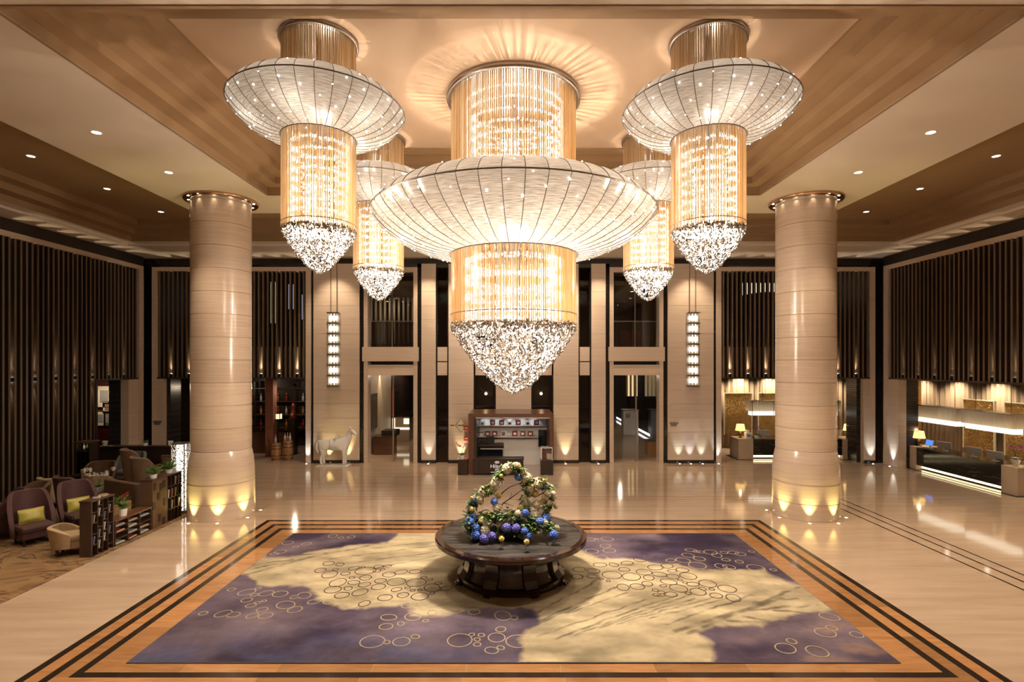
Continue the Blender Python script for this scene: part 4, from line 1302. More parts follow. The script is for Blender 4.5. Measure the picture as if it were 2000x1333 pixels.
# person-less chair back seen inside: dark reception counter in front
fc = empty('counter', (kx(743), KY + 0.05, 0), 0, 'low dark counter with white lettering in front of the kiosk', 'counter')
hw = kx(1012) - kx(743)
MB().box(-hw, hw, -0.22, 0.25, 0.05, 0.55).build('body', m_dwood, fc, bevel=0.008)
MB().box(-hw - 0.02, hw + 0.02, -0.25, 0.28, 0.55, 0.585).build('top', m_dwood, fc, bevel=0.006)
MB().box(-hw + 0.03, hw - 0.03, -0.2, 0.23, 0, 0.05).build('plinth', m_blackmetal, fc)
m_letter = mat('white_lettering', (0.82, 0.80, 0.76), 0.4, emit=(1, 0.95, 0.9), estr=0.25)


def lettering(text, size, loc, parent, mm, rot=(PI / 2, 0, 0), extrude=0.003):
    c = bpy.data.curves.new('lettering', 'FONT')
    c.body = text; c.size = size; c.extrude = extrude; c.align_x = 'CENTER'
    t = bpy.data.objects.new('tmp', c)
    COL.objects.link(t)
    bpy.context.view_layer.update()
    me_ = bpy.data.meshes.new_from_object(t.evaluated_get(bpy.context.evaluated_depsgraph_get()))
    bpy.data.objects.remove(t)
    me_.materials.clear(); me_.materials.append(mm)
    return inst('lettering', me_, parent, loc, rot=rot)


lx = kx(728) - kx(743)
lettering('Hilton', 0.19, (lx, -0.223, 0.25), fc, m_letter)
emb = MB()
for k in range(3):
    emb.tube([(lx + (k - 1) * 0.03 + 0.05 * math.cos(2 * PI * i / 20), -0.224, 0.455 + 0.035 * math.sin(2 * PI * i / 20)) for i in range(20)], 0.006, 4, True)
emb.build('emblem', m_letter, fc)
for k in range(3):
    emb = MB()
emb = MB()
for k, a in enumerate((-0.045, 0.0, 0.045)):
    emb.tube([(lx + a + 0.022 * math.cos(2 * PI * i / 14), -0.224, 0.19 + (0.02 if k == 1 else 0) + 0.022 * math.sin(2 * PI * i / 14)) for i in range(14)], 0.005, 4, True)
for i in range(11): emb.box(lx - 0.22 + i * 0.04, lx - 0.195 + i * 0.04, -0.226, -0.221, 0.09, 0.115)
emb.build('small_marks', m_letter, fc)
# plinths left and right
pl = empty('plinth_stand', (kx(358), KY + 0.02, 0), 0, 'black square stand with orchid, left of the kiosk', 'stand')
MB().box(-0.17, 0.17, -0.2, 0.2, 0, 0.53).build('body', m_dwood, pl, bevel=0.006)
MB().box(-0.18, 0.18, -0.21, 0.21, 0.53, 0.55).build('top', m_lacquer, pl)
pr = empty('display_case', (kx(1264), KY + 0.02, 0), 0, 'black stand with white framed glass case, right of the kiosk', 'display case')
MB().box(-0.22, 0.22, -0.2, 0.2, 0, 0.53).build('body', m_dwood, pr, bevel=0.006)
fr = MB()
for sx in (-0.2, 0.18):
    for sy in (-0.18, 0.16): fr.box(sx, sx + 0.02, sy, sy + 0.02, 0.53, 0.97)
fr.box(-0.2, 0.2, -0.18, 0.18, 0.955, 0.975).build('frame', m_white, pr)
MB().box(-0.19, 0.19, -0.17, -0.165, 0.54, 0.95).build('pane', m_pane, pr)
for k, (dx, w_, h_, mm, lab) in enumerate([(-0.09, 0.08, 0.34, m_maroon, 'tall maroon box inside the glass display case'), (0.09, 0.09, 0.2, m_wpetal, 'pale box inside the glass display case')]):
    o = MB().box(-w_, w_, -0.07, 0.07, 0, h_).build('product_box', mm, None, bevel=0.006, loc=(kx(1264) + dx, KY + 0.04, 0.535))
    tag(o, lab, 'box')


def orchid(loc, label, petal, n=9, h=0.42, pot=m_white, spread=0.2, s=1.0):
    o = empty('potted_orchid', loc, 0, label, 'orchid')
    MB().lathe([(0.001, 0), (0.07 * s, 0), (0.095 * s, 0.1 * s), (0.1 * s, 0.13 * s), (0.085 * s, 0.13 * s), (0.001, 0.11 * s)], 20, cap=False).build('pot', pot, o, True, angle=40)
    mb = MB()
    for i in range(9):
        a = 2 * PI * i / 9
        leaf(mb, (0, 0, 0.12 * s), Vector((math.cos(a), math.sin(a), 0.5)), 0.2 * s, 0.03 * s)
    mb.build('leaves', m_leaf, o)
    st = MB(); fb = MB()
    for sgn in (-1, 1):
        P_ = [Vector((sgn * spread * t ** 2 * s, 0.02, (0.12 + h * (1 - (1 - t) ** 2)) * s)) for t in (0, .25, .5, .75, 1)]
        st.tube(P_, 0.006 * s, 5)
        for k in range(n // 2 + 1):
            p = P_[2].lerp(P_[4], k / (n / 2)) + Vector((q.gauss(0, .025), q.gauss(0, .025), q.gauss(0, .02))) * s
            for j in range(5):
                a = 2 * PI * j / 5
                d = Vector((math.cos(a), -0.35, math.sin(a)))
                leaf(fb, p, d, 0.055 * s, 0.022 * s)
    st.build('stem', m_leaf, o)
    fb.build('blossoms', petal, o)
    return o


m_magenta = mat('magenta_petal', (0.30, 0.02, 0.20), 0.5, base2=(0.45, 0.06, 0.3), freq=30)
orchid((kx(345), KY + 0.02, 0.55), 'magenta orchid in a white pot on the black stand beside the kiosk', m_magenta)
# diamond sign and red tags
ds = empty('diamond_sign', (wx(900.3, YB), YB - 0.01, wz(831.5, YB)), 0, 'small gold framed diamond sign on the pier left of the kiosk', 'sign')
pts = [(0.21, 0.0), (0.0, 0.28), (-0.21, 0.0), (0.0, -0.28)]
MB().tube([(x, -0.04, z) for x, z in pts], 0.022, 6, True).build('frame', m_gold, ds)
MB().add([(x * 0.93, -0.03, z * 0.93) for x, z in pts] + [(x * 0.93, 0.0, z * 0.93) for x, z in pts], [(0, 3, 2, 1), (0, 1, 5, 4), (1, 2, 6, 5), (2, 3, 7, 6), (3, 0, 4, 7)]).build('plate', m_wpetal, ds)
mk = MB()
for i in range(5): mk.box(-0.12 + i * 0.05, -0.085 + i * 0.05, -0.035, -0.031, -0.02, 0.03)
for i in range(3): mk.box(-0.42 + i * 0.055, -0.375 + i * 0.055, -0.012, -0.002, -0.02, 0.03)
mk.build('lettering', m_kwood, ds)
for z, lab in ((0.0, 'upper'), (-0.42, 'lower')):
    o = empty('red_tag', (wx(911, YB), YB - 0.02, wz(834, YB) + z), 0, '%s red hanging tag beside the diamond sign' % lab, 'tag')
    MB().box(-0.1, 0.1, -0.03, 0.0, -0.14, 0.05).build('card', m_red, o, bevel=0.01)
    MB().box(-0.06, 0.06, -0.034, -0.03, -0.06, -0.02).build('print', m_wpetal, o)
# tiny dark direction lettering on two piers
for px, py, lab, Yp in ((1317, 830, 'small dark lettering sign on the wide right pier', YB - 0.005), (308, 827, 'small dark lettering sign on the pier at the left corner', YB - 0.03)):
    o = empty('wall_lettering', (wx(px, Yp), Yp, wz(py, Yp)), 0, lab, 'sign')
    for r_ in range(3):
        mb = MB()
        for i in range(6 - r_):
            mb.box(-0.18 + i * 0.06 + r_ * 0.02, -0.145 + i * 0.06 + r_ * 0.02, -0.012, 0.004, 0.05 - r_ * 0.055, 0.085 - r_ * 0.055)
        mb.build('letters', m_blackmetal, o)

# ------------------------------------------------------------------ white horse statue
hs = empty('horse_statue', (wx(655, 20.85), 20.85, 0), 0, 'white ceramic horse statue standing before the wide left pier', 'statue')
V, E_, RAD = [], [], []


def hv(x, y, z, r, link=None):
    V.append((x, y, z)); RAD.append(r)
    if link is not None: E_.append((link, len(V) - 1))
    return len(V) - 1


pel = hv(-0.42, 0, 0.86, (0.22, 0.24))
b1 = hv(-0.15, 0, 0.83, (0.21, 0.235), pel)
b2 = hv(0.12, 0, 0.83, (0.21, 0.24), b1)
ch = hv(0.36, 0, 0.88, (0.19, 0.24), b2)
n1_ = hv(0.50, -0.01, 1.08, (0.12, 0.16), ch)
n2_ = hv(0.56, -0.03, 1.24, (0.095, 0.12), n1_)
po = hv(0.60, -0.06, 1.37, (0.085, 0.095), n2_)
hd = hv(0.70, -0.12, 1.36, (0.085, 0.095), po)
mz = hv(0.80, -0.17, 1.28, (0.062, 0.065), hd)
hv(0.86, -0.20, 1.23, (0.055, 0.055), mz)
for sy in (-1, 1):
    h1 = hv(-0.48, sy * 0.13, 0.66, (0.12, 0.13), pel)
    h2 = hv(-0.42, sy * 0.14, 0.48, (0.075, 0.08), h1)
    h3 = hv(-0.53, sy * 0.14, 0.33, (0.055, 0.055), h2)
    h4 = hv(-0.50, sy * 0.14, 0.14, (0.045, 0.045), h3)
    hv(-0.46, sy * 0.14, 0.07, (0.065, 0.06), h4)
    f1 = hv(0.36, sy * 0.12, 0.64, (0.1, 0.11), ch)
    f2 = hv(0.37, sy * 0.12, 0.40, (0.06, 0.06), f1)
    f3 = hv(0.35, sy * 0.12, 0.15, (0.045, 0.045), f2)
    hv(0.39, sy * 0.12, 0.07, (0.065, 0.06), f3)
t1 = hv(-0.62, 0, 0.95, (0.06, 0.06), pel)
t2 = hv(-0.72, 0, 0.85, (0.06, 0.07), t1)
t3 = hv(-0.72, 0, 0.65, (0.05, 0.06), t2)
hv(-0.67, 0, 0.5, (0.03, 0.03), t3)
me = bpy.data.meshes.new('horse_body')
me.from_pydata(V, E_, [])
me.materials.append(m_white)
hb = inst('body', me, hs)
sk = hb.modifiers.new('skin', 'SKIN')
sk.use_smooth_shade = True
for i, sv in enumerate(me.skin_vertices[0].data):
    sv.radius = RAD[i]; sv.use_root = (i == 0)
ss = hb.modifiers.new('sub', 'SUBSURF'); ss.levels = 2; ss.render_levels = 2
MB().box(-0.68, 0.56, -0.24, 0.24, 0, 0.045).build('base', m_white, hs, bevel=0.015)
for sy in (-1, 1):
    MB().lathe([(0.03, 0), (0.025, 0.05), (0.004, 0.1)], 8, (0.605, -0.06 + sy * 0.05, 1.43)).build('ear', m_white, hs, True)
vs = [(-0.22 + 0.42 * i / 8, sgn * (0.225 + 0.02), 0.62 + 0.02 * ((i % 2))) for sgn in (-1, 1) for i in range(9)]
sd = MB()
sad = []
for j in range(13):
    a = PI * j / 12
    for i in range(7):
        sad.append((-0.16 + 0.36 * i / 6 + 0.01 * math.sin(j * 2.0), -0.245 * math.cos(a) * (1 if 0.2 < a < 2.9 else 1.0), 0.80 + 0.25 * math.sin(a) + (0.03 * (i / 3 - 1) ** 2) - (0.17 if j in (0, 12) else 0)))
sd.add(sad, [(j * 7 + i, j * 7 + i + 1, (j + 1) * 7 + i + 1, (j + 1) * 7 + i) for j in range(12) for i in range(6)])
so = sd.build('saddle_cloth', m_white, hs, True)
so.modifiers.new('thick', 'SOLIDIFY').thickness = 0.03
MB().tube([(0.02, -0.2, 1.03), (0.02, 0.0, 1.10), (0.02, 0.2, 1.03)], 0.05, 8).build('saddle_roll', m_white, hs, True)
mn = MB()
for k in range(7):
    t = k / 6
    mn.obox((0.44 + 0.13 * t, -0.06 * t * t, 1.16 + 0.28 * t), (0.05, 0.04, 0.1), 0, 0, 0.4)
mn.build('mane', m_white, hs, bevel=0.012)

# ------------------------------------------------------------------ left doorway: corridor with desk and lit bar
m_glowpanel = emitter('lit_counter_panel', (1.0, 0.84, 0.58), 1.3)
m_glowwhite = emitter('lit_white_strip', (0.95, 0.97, 1.0), 1.6)
m_glowgold = emitter('lit_warm_strip', (1.0, 0.76, 0.42), 3.0)
m_glowgold.cycles.emission_sampling = 'AUTO'
m_beige = mat('beige_wall_panel', (0.48, 0.37, 0.27), 0.5, base2=(0.42, 0.32, 0.23), freq=2)
m_art = mat('brown_relief_art', (0.16, 0.09, 0.045), 0.5, base2=(0.04, 0.02, 0.012), scale=(6, 6, 1.2), freq=2.5)
wall_corr = empty('wall_corridor', (-6.2, 24, 0), kind='structure', label='beige panelled corridor wall behind the left doorway')
MB().box(-0.1, 0.0, -2.2, 3.2, 0, 3.9).build('beige_panel', m_beige, wall_corr)
MB().box(-0.1, 0.0, 3.2, 8, 0, 3.9).build('dark_panel', m_dwood, wall_corr)
for y in (-1.2, 0.9):
    light('SPOT', 'lamp', (0.15, y, 3.85), 220, (1.0, 0.78, 0.5), wall_corr, 0.02, 45, 0.8, (0.02, y, 1.0))
ap = empty('wall_art', (-6.17, 23.75, 1.1), 0, 'tall brown abstract relief on the corridor wall behind the left doorway', 'art')
MB().box(0, 0.03, -0.45, 0.45, 0, 1.5).build('relief', m_art, ap)
MB().box(-0.002, 0.04, -0.48, -0.45, -0.03, 1.53).box(-0.002, 0.04, 0.45, 0.48, -0.03, 1.53).box(-0.002, 0.04, -0.45, 0.45, 1.5, 1.53).box(-0.002, 0.04, -0.45, 0.45, -0.03, 0.0).build('frame', m_dmetal, ap)
Yd = 23.6
dk = empty('concierge_desk', (wx(748, Yd) + 0.1, Yd, 0), 0, 'dark wooden desk in the corridor behind the left doorway', 'desk')
MB().box(-0.45, 0.4, -0.3, 0.5, 0, 0.75).build('body', m_kwood, dk, bevel=0.01)
MB().box(-0.2, 0.45, 0.1, 0.9, 0.75, 1.0).build('raised_top', m_dwood, dk, bevel=0.01)
MB().box(-0.5, 0.45, -0.35, 0.5, 0.75, 0.79).build('top', m_dwood, dk, bevel=0.006)
Yc = 27.2
bc = empty('lit_bar_counter', (wx(783, Yc), Yc, 0), 0, 'bar counter with glowing edge strips far down the left corridor', 'counter')
MB().box(-0.42, 0.42, 0, 3, 0.0, 1.25).build('body', m_beige, bc)
MB().box(-0.45, 0.5, -0.05, 3, 1.25, 1.31).build('top', m_lacquer, bc)
MB().box(-0.43, -0.3, -0.03, -0.005, 0.15, 1.2).build('light_strip', m_glowpanel, bc)
MB().box(-0.3, 0.44, -0.03, -0.005, 0.62, 0.72).build('light_strip', m_glowpanel, bc)
MB().box(0.15, 0.42, -0.03, -0.005, 0.9, 1.18).build('light_strip', m_glowpanel, bc)
m_glowpanel.cycles.emission_sampling = 'AUTO'
wl_ = MB().box(-0.25, 0.25, 0, 0.05, 0, 1.5).build('red_wall_poster', m_red, None, loc=(wx(760, 27.4), 27.4, 1.3))
tag(wl_, 'red poster beyond the bar counter in the left corridor', 'poster')
# hanging glass rack over the far bar
for i in range(7):
    y = 27.0 + i * 0.35
    o = empty('hanging_glass', (wx(772 + i * 4, y), y, 2.55), 0, 'hanging glass, %s from left over the far bar in the left corridor' % ORD[i], 'glass', 'hanging glasses over the far bar')
    MB().lathe([(0.035, 0.3), (0.008, 0.29), (0.008, 0.18), (0.05, 0.1), (0.045, 0.0)], 12, cap=False).build('bowl', m_pane, o, True)
    MB().box(-0.05, 0.05, -0.05, 0.05, 0.3, 0.33).build('clip', m_blackmetal, o)
# ------------------------------------------------------------------ right doorway: black marble passage with lit skirting
wall_pass = empty('wall_passage', (7.25, 26, 0), kind='structure', label='black marble wall with lit skirting behind the right doorway')
m_veined = mat('veined_black_marble', (0.012, 0.011, 0.010), 0.1, base2=(0.30, 0.27, 0.23), scale=(1, 1, 7), freq=1.2, lo=0.56, hi=0.95, distortion=2.0)
for i in range(8):
    MB().box(0, 0.2, -4.1 + i * 1.45, -4.1 + (i + 1) * 1.45 - 0.01, 0.0, 3.9).build('marble_panel', m_veined, wall_pass)
MB().box(-0.02, 0.0, 2.6, 11.8, 0.08, 0.2).build('light_strip', m_glowwhite, wall_pass)
m_glowwhite.cycles.emission_sampling = 'AUTO'
gp = empty('gold_light_panel', (wx(1234, 30.5), 30.5, 2.1), 0, 'tall glowing gold panel at the end of the right passage', 'light panel')
m_paleglow = emitter('dim_gold_glow', (1.0, 0.74, 0.40), 0.7)
for i in range(6):
    MB().box(-0.33 + i * 0.11, -0.23 + i * 0.11, 0, 0.05, 0, 1.4).build('strip', m_paleglow if i % 2 else m_gold, gp)
gp2 = empty('white_cabinet', (wx(1230, 30), 30, 0), 0, 'pale glossy cabinet in the right passage', 'cabinet')
MB().box(-0.42, 0.42, -0.3, 0.3, 0, 1.35).build('body', m_white, gp2, bevel=0.02)
MB().box(-0.30, -0.05, -0.32, -0.3, 0.95, 1.2).build('door', m_silver, gp2)
MB().box(-0.45, 0.45, -0.33, 0.33, 1.35, 1.4).build('top', m_beige, gp2)
wb = empty('wooden_pedestal', (wx(1273, 23.3), 23.3, 0), 0, 'light brown wooden pedestal inside the right doorway', 'pedestal')
MB().box(-0.22, 0.22, -0.25, 0.35, 0, 0.62).build('body', mat('light_brown_wood', (0.26, 0.14, 0.06), 0.3), wb, bevel=0.01)
MB().box(-0.24, 0.24, -0.27, 0.37, 0.62, 0.65).build('top', m_dwood, wb, bevel=0.006)
fill_bulb(-4.6, 25.0, 4.0, 0.35, 70, 'near added fill bulb in the corridor behind the left doorway')
fill_bulb(-5.0, 29.5, 4.0, 0.35, 70, 'far added fill bulb in the corridor behind the left doorway')
fill_bulb(4.6, 25.5, 4.0, 0.35, 90, 'near added fill bulb in the passage behind the right doorway')
fill_bulb(6.3, 31.8, 4.0, 0.35, 70, 'far added fill bulb in the passage behind the right doorway')
# upper floor: balustrades, far slats, red chairs, added bulbs and built reflections
for s, side in ((-1, 'left'), (1, 'right')):
    x0, x1 = sorted((s * 3.7, s * 6.2))
    bal = empty('glass_balustrade', ((x0 + x1) / 2, 22.4, 4.1), 0, 'glass balustrade on the upper floor above the %s doorway' % side, 'balustrade')
    for k in range(2):
        xa = (-1.2, 0.02)[k]
        MB().box(xa, xa + 1.18, 0, 0.015, 0.02, 1.6).build('pane', m_darkpane, bal)
    MB().box(-1.25, 1.25, -0.03, 0.04, 1.6, 1.65).build('handrail', m_steel, bal)
m_pslat = mat('pale_lit_slat', (0.55, 0.45, 0.32), 0.5)
fs_ = empty('far_slat_screen', (wx(765, 28), 28, 4.1), 0, 'row of pale slats on the upper floor seen above the left doorway', 'screen')
for i in range(14):
    MB().box(-1.6 + i * 0.24, -1.5 + i * 0.24, 0, 0.1, 0.9, 3.3).build('slat', m_pslat, fs_)
fill_bulb(wx(765, 28), 27.0, 8.3, 1.2, 25, 'added fill bulb before the pale slats upstairs left')
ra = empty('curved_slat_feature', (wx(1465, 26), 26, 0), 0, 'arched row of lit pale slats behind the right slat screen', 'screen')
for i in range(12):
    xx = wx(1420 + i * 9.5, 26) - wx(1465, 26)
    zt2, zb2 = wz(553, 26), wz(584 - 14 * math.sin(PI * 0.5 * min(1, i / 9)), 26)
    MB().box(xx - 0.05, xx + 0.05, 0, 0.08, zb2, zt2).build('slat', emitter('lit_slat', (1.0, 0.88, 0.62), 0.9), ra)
for i, (px, py, Y, lab) in enumerate([(535, 575, 26, 'far lit window strip, left one behind the left slat screen'), (570, 580, 26, 'far lit window strip, middle one behind the left slat screen'), (595, 600, 26, 'far lit window strip, right one behind the left slat screen')]):
    o = empty('lit_window', (wx(px, Y), Y, wz(py, Y)), 0, lab, 'window')
    MB().box(-0.22, 0.22, 0, 0.04, -0.6 if i else -1.4, 0.6).build('glow', emitter('far_window_glow', ((0.75, 0.75, 0.95) if i else (0.9, 0.75, 0.4)), 0.25), o)
    MB().box(-0.26, -0.22, -0.02, 0.06, -0.7 if i else -1.5, 0.7).box(0.22, 0.26, -0.02, 0.06, -0.7 if i else -1.5, 0.7).build('frame', m_blackmetal, o)
for i in range(2):
    o = empty('red_chair', (wx(1222 + i * 24, 25), 25, 4.11), 0, 'red chair on the upper floor above the right doorway, %s from left' % ORD[i], 'chair', 'red chairs upstairs')
    MB().box(-0.22, 0.22, -0.22, 0.22, 0.42, 0.5).build('seat', m_maroon, o, bevel=0.03)
    MB().box(-0.22, 0.22, 0.16, 0.24, 0.5, 1.4).build('backrest', m_red, o, bevel=0.03)
    for lx_ in (-0.2, 0.16):
        for ly in (-0.2, 0.16): MB().box(lx_, lx_ + 0.04, ly, ly + 0.04, 0, 0.42).build('leg', m_blackmetal, o)
fill_bulb(5.3, 24.0, 8.3, 1.1, 25, 'added fill bulb upstairs above the right doorway')
for s, side in ((-1, 'left'), (1, 'right')):  # sconce reflections in the dark panes, built as lamps behind them
    o = empty('sconce_reflection', (s * 1.16, 22.6, 2.75), 0, 'reflected wall sconce, modelled behind the dark pane %s of the central pier' % side, 'lamp')
    MB().tube([(0, 0.3, 0), (0, 0, 0.05), (s * 0.25, -0.05, 0.25)], 0.025, 6).build('arm', m_gold, o)
    MB().sphere((0, 0, -0.05), 0.06, 10, 6).build('bulb', m_bulb, o, True)
    MB().tube([(s * 0.25, -0.05, 0.25), (s * 0.05, -0.05, 0.02)], [0.02, 0.06], 8).build('shade', m_gold, o)
    MB().box(-0.3, 0.3, 0.3, 0.34, -2.7, 1.0).build('mount_panel', m_dwood, o)
    light('POINT', 'lamp', (0, -0.1, -0.05), 6, (1, 0.75, 0.4), o, 0.04)
# ------------------------------------------------------------------ reception, right
m_curtain = mat('taupe_curtain', (0.36, 0.27, 0.19), 0.8, base2=(0.28, 0.20, 0.135), scale=(4, 4, 0.1), freq=3)


def curtain(p0, p1, h, label, pitch=0.22, amp=0.06, z0=0.02):
    p0, p1 = Vector((*p0, 0)), Vector((*p1, 0))
    d = p1 - p0; L_ = d.length; d.normalize(); nrm = Vector((-d.y, d.x, 0))
    n = int(L_ / pitch * 10)
    vs = []
    for i in range(n + 1):
        s_ = L_ * i / n
        o_ = amp * math.sin(2 * PI * s_ / pitch + 1.3 * math.sin(s_ * 1.7)) + 0.02 * math.sin(s_ * 5.1)
        for z in (z0, h):
            k = 1.0 if z == z0 else 0.8
            vs.append(d * s_ + nrm * o_ * k + Vector((0, 0, z)))
    mb = MB().add(vs, [(2 * i, 2 * i + 2, 2 * i + 3, 2 * i + 1) for i in range(n)])
    o = empty('curtain', (p0.x, p0.y, 0), 0, label, 'curtain')
    f_ = mb.build('drape', m_curtain, o, True)
    f_.modifiers.new('t', 'SOLIDIFY').thickness = 0.008
    MB().tube([(0, 0, h + 0.02), tuple(d * L_ + Vector((0, 0, h + 0.02)))], 0.02, 6).build('rail', m_dmetal, o)
    return o


curtain((8.4, 25.3), (17.6, 25.3), 3.4, 'pleated taupe curtain behind the reception desk at the back')
curtain((17.6, 9.5), (17.6, 25.1), 3.4, 'pleated taupe curtain behind the long reception desk on the right')
wall_rec = empty('wall_reception', (18, 16, 0), kind='structure', label='outer walls of the reception recess')
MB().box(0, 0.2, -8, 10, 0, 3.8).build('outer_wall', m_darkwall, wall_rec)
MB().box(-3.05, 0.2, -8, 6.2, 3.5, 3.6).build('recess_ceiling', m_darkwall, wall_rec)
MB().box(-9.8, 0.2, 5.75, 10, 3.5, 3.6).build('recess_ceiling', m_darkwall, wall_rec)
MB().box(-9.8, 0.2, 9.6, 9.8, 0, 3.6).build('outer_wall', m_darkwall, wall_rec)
# cove lamps washing the curtains
for k, (x, y, t) in enumerate([(9.2, 24.9, (0, 0.3, -2)), (10.6, 24.9, (0, 0.3, -2)), (12, 24.9, (0, 0.3, -2)), (13.4, 24.9, (0, 0.3, -2)), (14.8, 24.9, (0, 0.3, -2)),
                              (17.1, 23, (0.3, 0, -2)), (17.1, 21.2, (0.3, 0, -2)), (17.1, 19.4, (0.3, 0, -2)), (17.1, 17.6, (0.3, 0, -2)), (17.1, 15.8, (0.3, 0, -2)), (17.1, 14, (0.3, 0, -2))]):
    o = empty('curtain_downlight', (x, y, 3.5), 0, ('%s downlight washing the %s curtain' % (ORD[k] if k < 5 else ORD[k - 5], 'back' if k < 5 else 'right')), 'downlight', 'recessed lights over the curtains')
    inst('trim_ring', dl_trim, o); inst('lens', dl_lens, o)
    light('SPOT', 'lamp', (0, 0, -0.02), 170, (1.0, 0.80, 0.54), o, 0.05, 125, 0.8, t)
m_relief = mat('gold_relief_leaf', (0.62, 0.44, 0.20), 0.35, metal=0.35, base2=(0.42, 0.27, 0.10), freq=20)


def relief_art(loc, rz, w_, h_, label):
    """gilded panel of curled flakes in a thin pale frame; faces local -Y"""
    o = empty('relief_panel', loc, rz, label, 'art', 'gilded relief panels behind reception')
    MB().box(-w_ / 2, w_ / 2, 0, 0.04, 0, h_).build('board', m_gold, o)
    q2 = random.Random(int(abs(loc[0] * 10 + loc[1])))
    mb = MB()
    for i in range(int(w_ * h_ * 420)):
        x = q2.uniform(-w_ / 2 + 0.05, w_ / 2 - 0.05); z = q2.uniform(0.05, h_ - 0.05)
        a = q2.gauss(0.4, 0.5); L_ = q2.uniform(0.05, 0.1)
        dx, dz = math.cos(a) * L_, math.sin(a) * L_
        nx, nz = -math.sin(a) * 0.02, math.cos(a) * 0.02
        y_ = -q2.uniform(0.01, 0.05)
        mb.add([(x, -0.002, z), (x + dx / 2 + nx, y_, z + dz / 2 + nz), (x + dx, -0.002, z + dz), (x + dx / 2 - nx, y_ * 0.3, z + dz / 2 - nz)], [(0, 1, 2), (0, 2, 3), (0, 3, 1), (1, 3, 2)])
    tag(mb.build('gilded_flakes', m_relief, o), kind='stuff')
    MB().box(-w_ / 2 - 0.03, w_ / 2 + 0.03, -0.04, 0.05, h_, h_ + 0.03).box(-w_ / 2 - 0.03, -w_ / 2, -0.04, 0.05, 0, h_).box(w_ / 2, w_ / 2 + 0.03, -0.04, 0.05, 0, h_).build('frame', m_wpetal, o)


for px, lab in ((1440.5, 'gold relief panel nearest the wide right pier, behind the back reception desk'), (1507, 'gold relief panel just left of the right column')):
    relief_art((wx(px, 25.1), 25.05, wz(850, 25)), 0, 1.25, 1.92, lab)
relief_art((17.35, 20.05, 0.74), -PI / 2, 1.3, 1.85, 'gold relief panel on the right curtain behind the second pendant lamp')
relief_art((17.35, 18.3, 0.74), -PI / 2, 1.3, 1.85, 'gold relief panel on the right curtain at the right picture edge')

m_pend = glassy('lit_pendant_glass', (1, 0.95, 0.85), 0.2, (0.95, 0.88, 0.76), 0.15, 0.15)
m_pendglow = emitter('pendant_diffuser', (1.0, 0.88, 0.68), 1.4)
m_pendglow.cycles.emission_sampling = 'AUTO'


def linear_pendant(loc, rz, L_, label):
    o = empty('linear_pendant', loc, rz, label, 'pendant lamp', 'long crystal pendants over the reception')
    MB().box(-L_ / 2, L_ / 2, -0.22, 0.22, 0.62, 0.65).build('top_plate', m_steel, o)
    n = int(L_ / 0.05)
    mb = MB()
    for i in range(n):
        x = -L_ / 2 + L_ * (i + 0.5) / n
        for sy in (-0.22, 0.22): mb.box(x - 0.017, x + 0.017, sy - 0.01, sy + 0.01, 0.2, 0.62)
    for i in range(9):
        for sx in (-L_ / 2, L_ / 2): mb.box(sx - 0.01, sx + 0.01, -0.2 + i * 0.05 - 0.017, -0.2 + i * 0.05 + 0.017, 0.2, 0.62)
    tag(mb.build('glass_curtain', m_pend, o), kind='stuff')
    MB().box(-L_ / 2 + 0.1, L_ / 2 - 0.1, -0.16, 0.16, 0.02, 0.2).build('lower_diffuser', m_pendglow, o)
    MB().box(-L_ / 2 + 0.06, L_ / 2 - 0.06, -0.12, 0.12, 0.24, 0.45).build('upper_diffuser', emitter('pendant_core', (1.0, 0.80, 0.58), 0.45), o)
    wr = MB()
    for i in range(5):
        x = -L_ / 2 + 0.1 + (L_ - 0.2) * i / 4
        wr.box(x - 0.008, x + 0.008, -0.235, -0.225, 0.02, 0.65)
    wr.build('wires', m_dmetal, o)
    for x in (-L_ / 3, L_ / 3):
        MB().tube([(x, 0, 0.65), (x, 0, 3.5 - loc[2])], 0.008, 5).build('cable', m_dmetal, o)


linear_pendant((wx(1548, 23), 23.0, 1.74), 0, 3.85, 'long crystal pendant lamp half hidden behind the right column')
linear_pendant((15.6, 19.65, 1.75), PI / 2, 1.95, 'long crystal pendant over the right desk, farther of two')
linear_pendant((15.6, 17.5, 1.75), PI / 2, 1.95, 'long crystal pendant over the right desk, nearer of two')


def reception_desk(loc, rz, L_, label, ends=0.55):
    """black marble desk between two pale end blocks, glowing strip underneath; front is local -Y"""
    o = empty('reception_desk', loc, rz, label, 'desk', 'reception desks')
    n = 4
    for i in range(n):
        a, c = -L_ / 2 + L_ * i / n, -L_ / 2 + L_ * (i + 1) / n
        MB().box(a, c - 0.006, 0.05, 0.8, 0.17, 0.80).build('marble_panel', m_veined, o)
    MB().box(-L_ / 2, L_ / 2, 0.03, 0.9, 0.80, 0.83).build('top', m_black, o)
    MB().box(-L_ / 2, L_ / 2, 0.25, 0.8, 0.0, 0.17).build('recessed_plinth', m_dwood, o)
    MB().box(-L_ / 2, L_ / 2, 0.235, 0.25, 0.05, 0.15).build('light_strip', m_glowgold, o)
    for s_ in (-1, 1):
        a, c = sorted((s_ * L_ / 2, s_ * (L_ / 2 + ends)))
        MB().box(a, c, 0.0, 0.9, 0.0, 0.85).build('end_block', m_beige, o, bevel=0.01)
    MB().box(-L_ / 2 - ends - 0.1, L_ / 2 + ends + 0.1, -0.12, 1.1, 0.0, 0.012).build('floor_strip', m_black, o)


reception_desk((wx(1559, 22.2), 22.2, 0), 0, wx(1647, 22.2) - wx(1472, 22.2), 'black fronted reception desk behind the right column', 0.62)
reception_desk((15.05, (20.13 + 16.6) / 2, 0), -PI / 2, 20.13 - 16.6, 'long black marble reception desk on the right with glowing base')

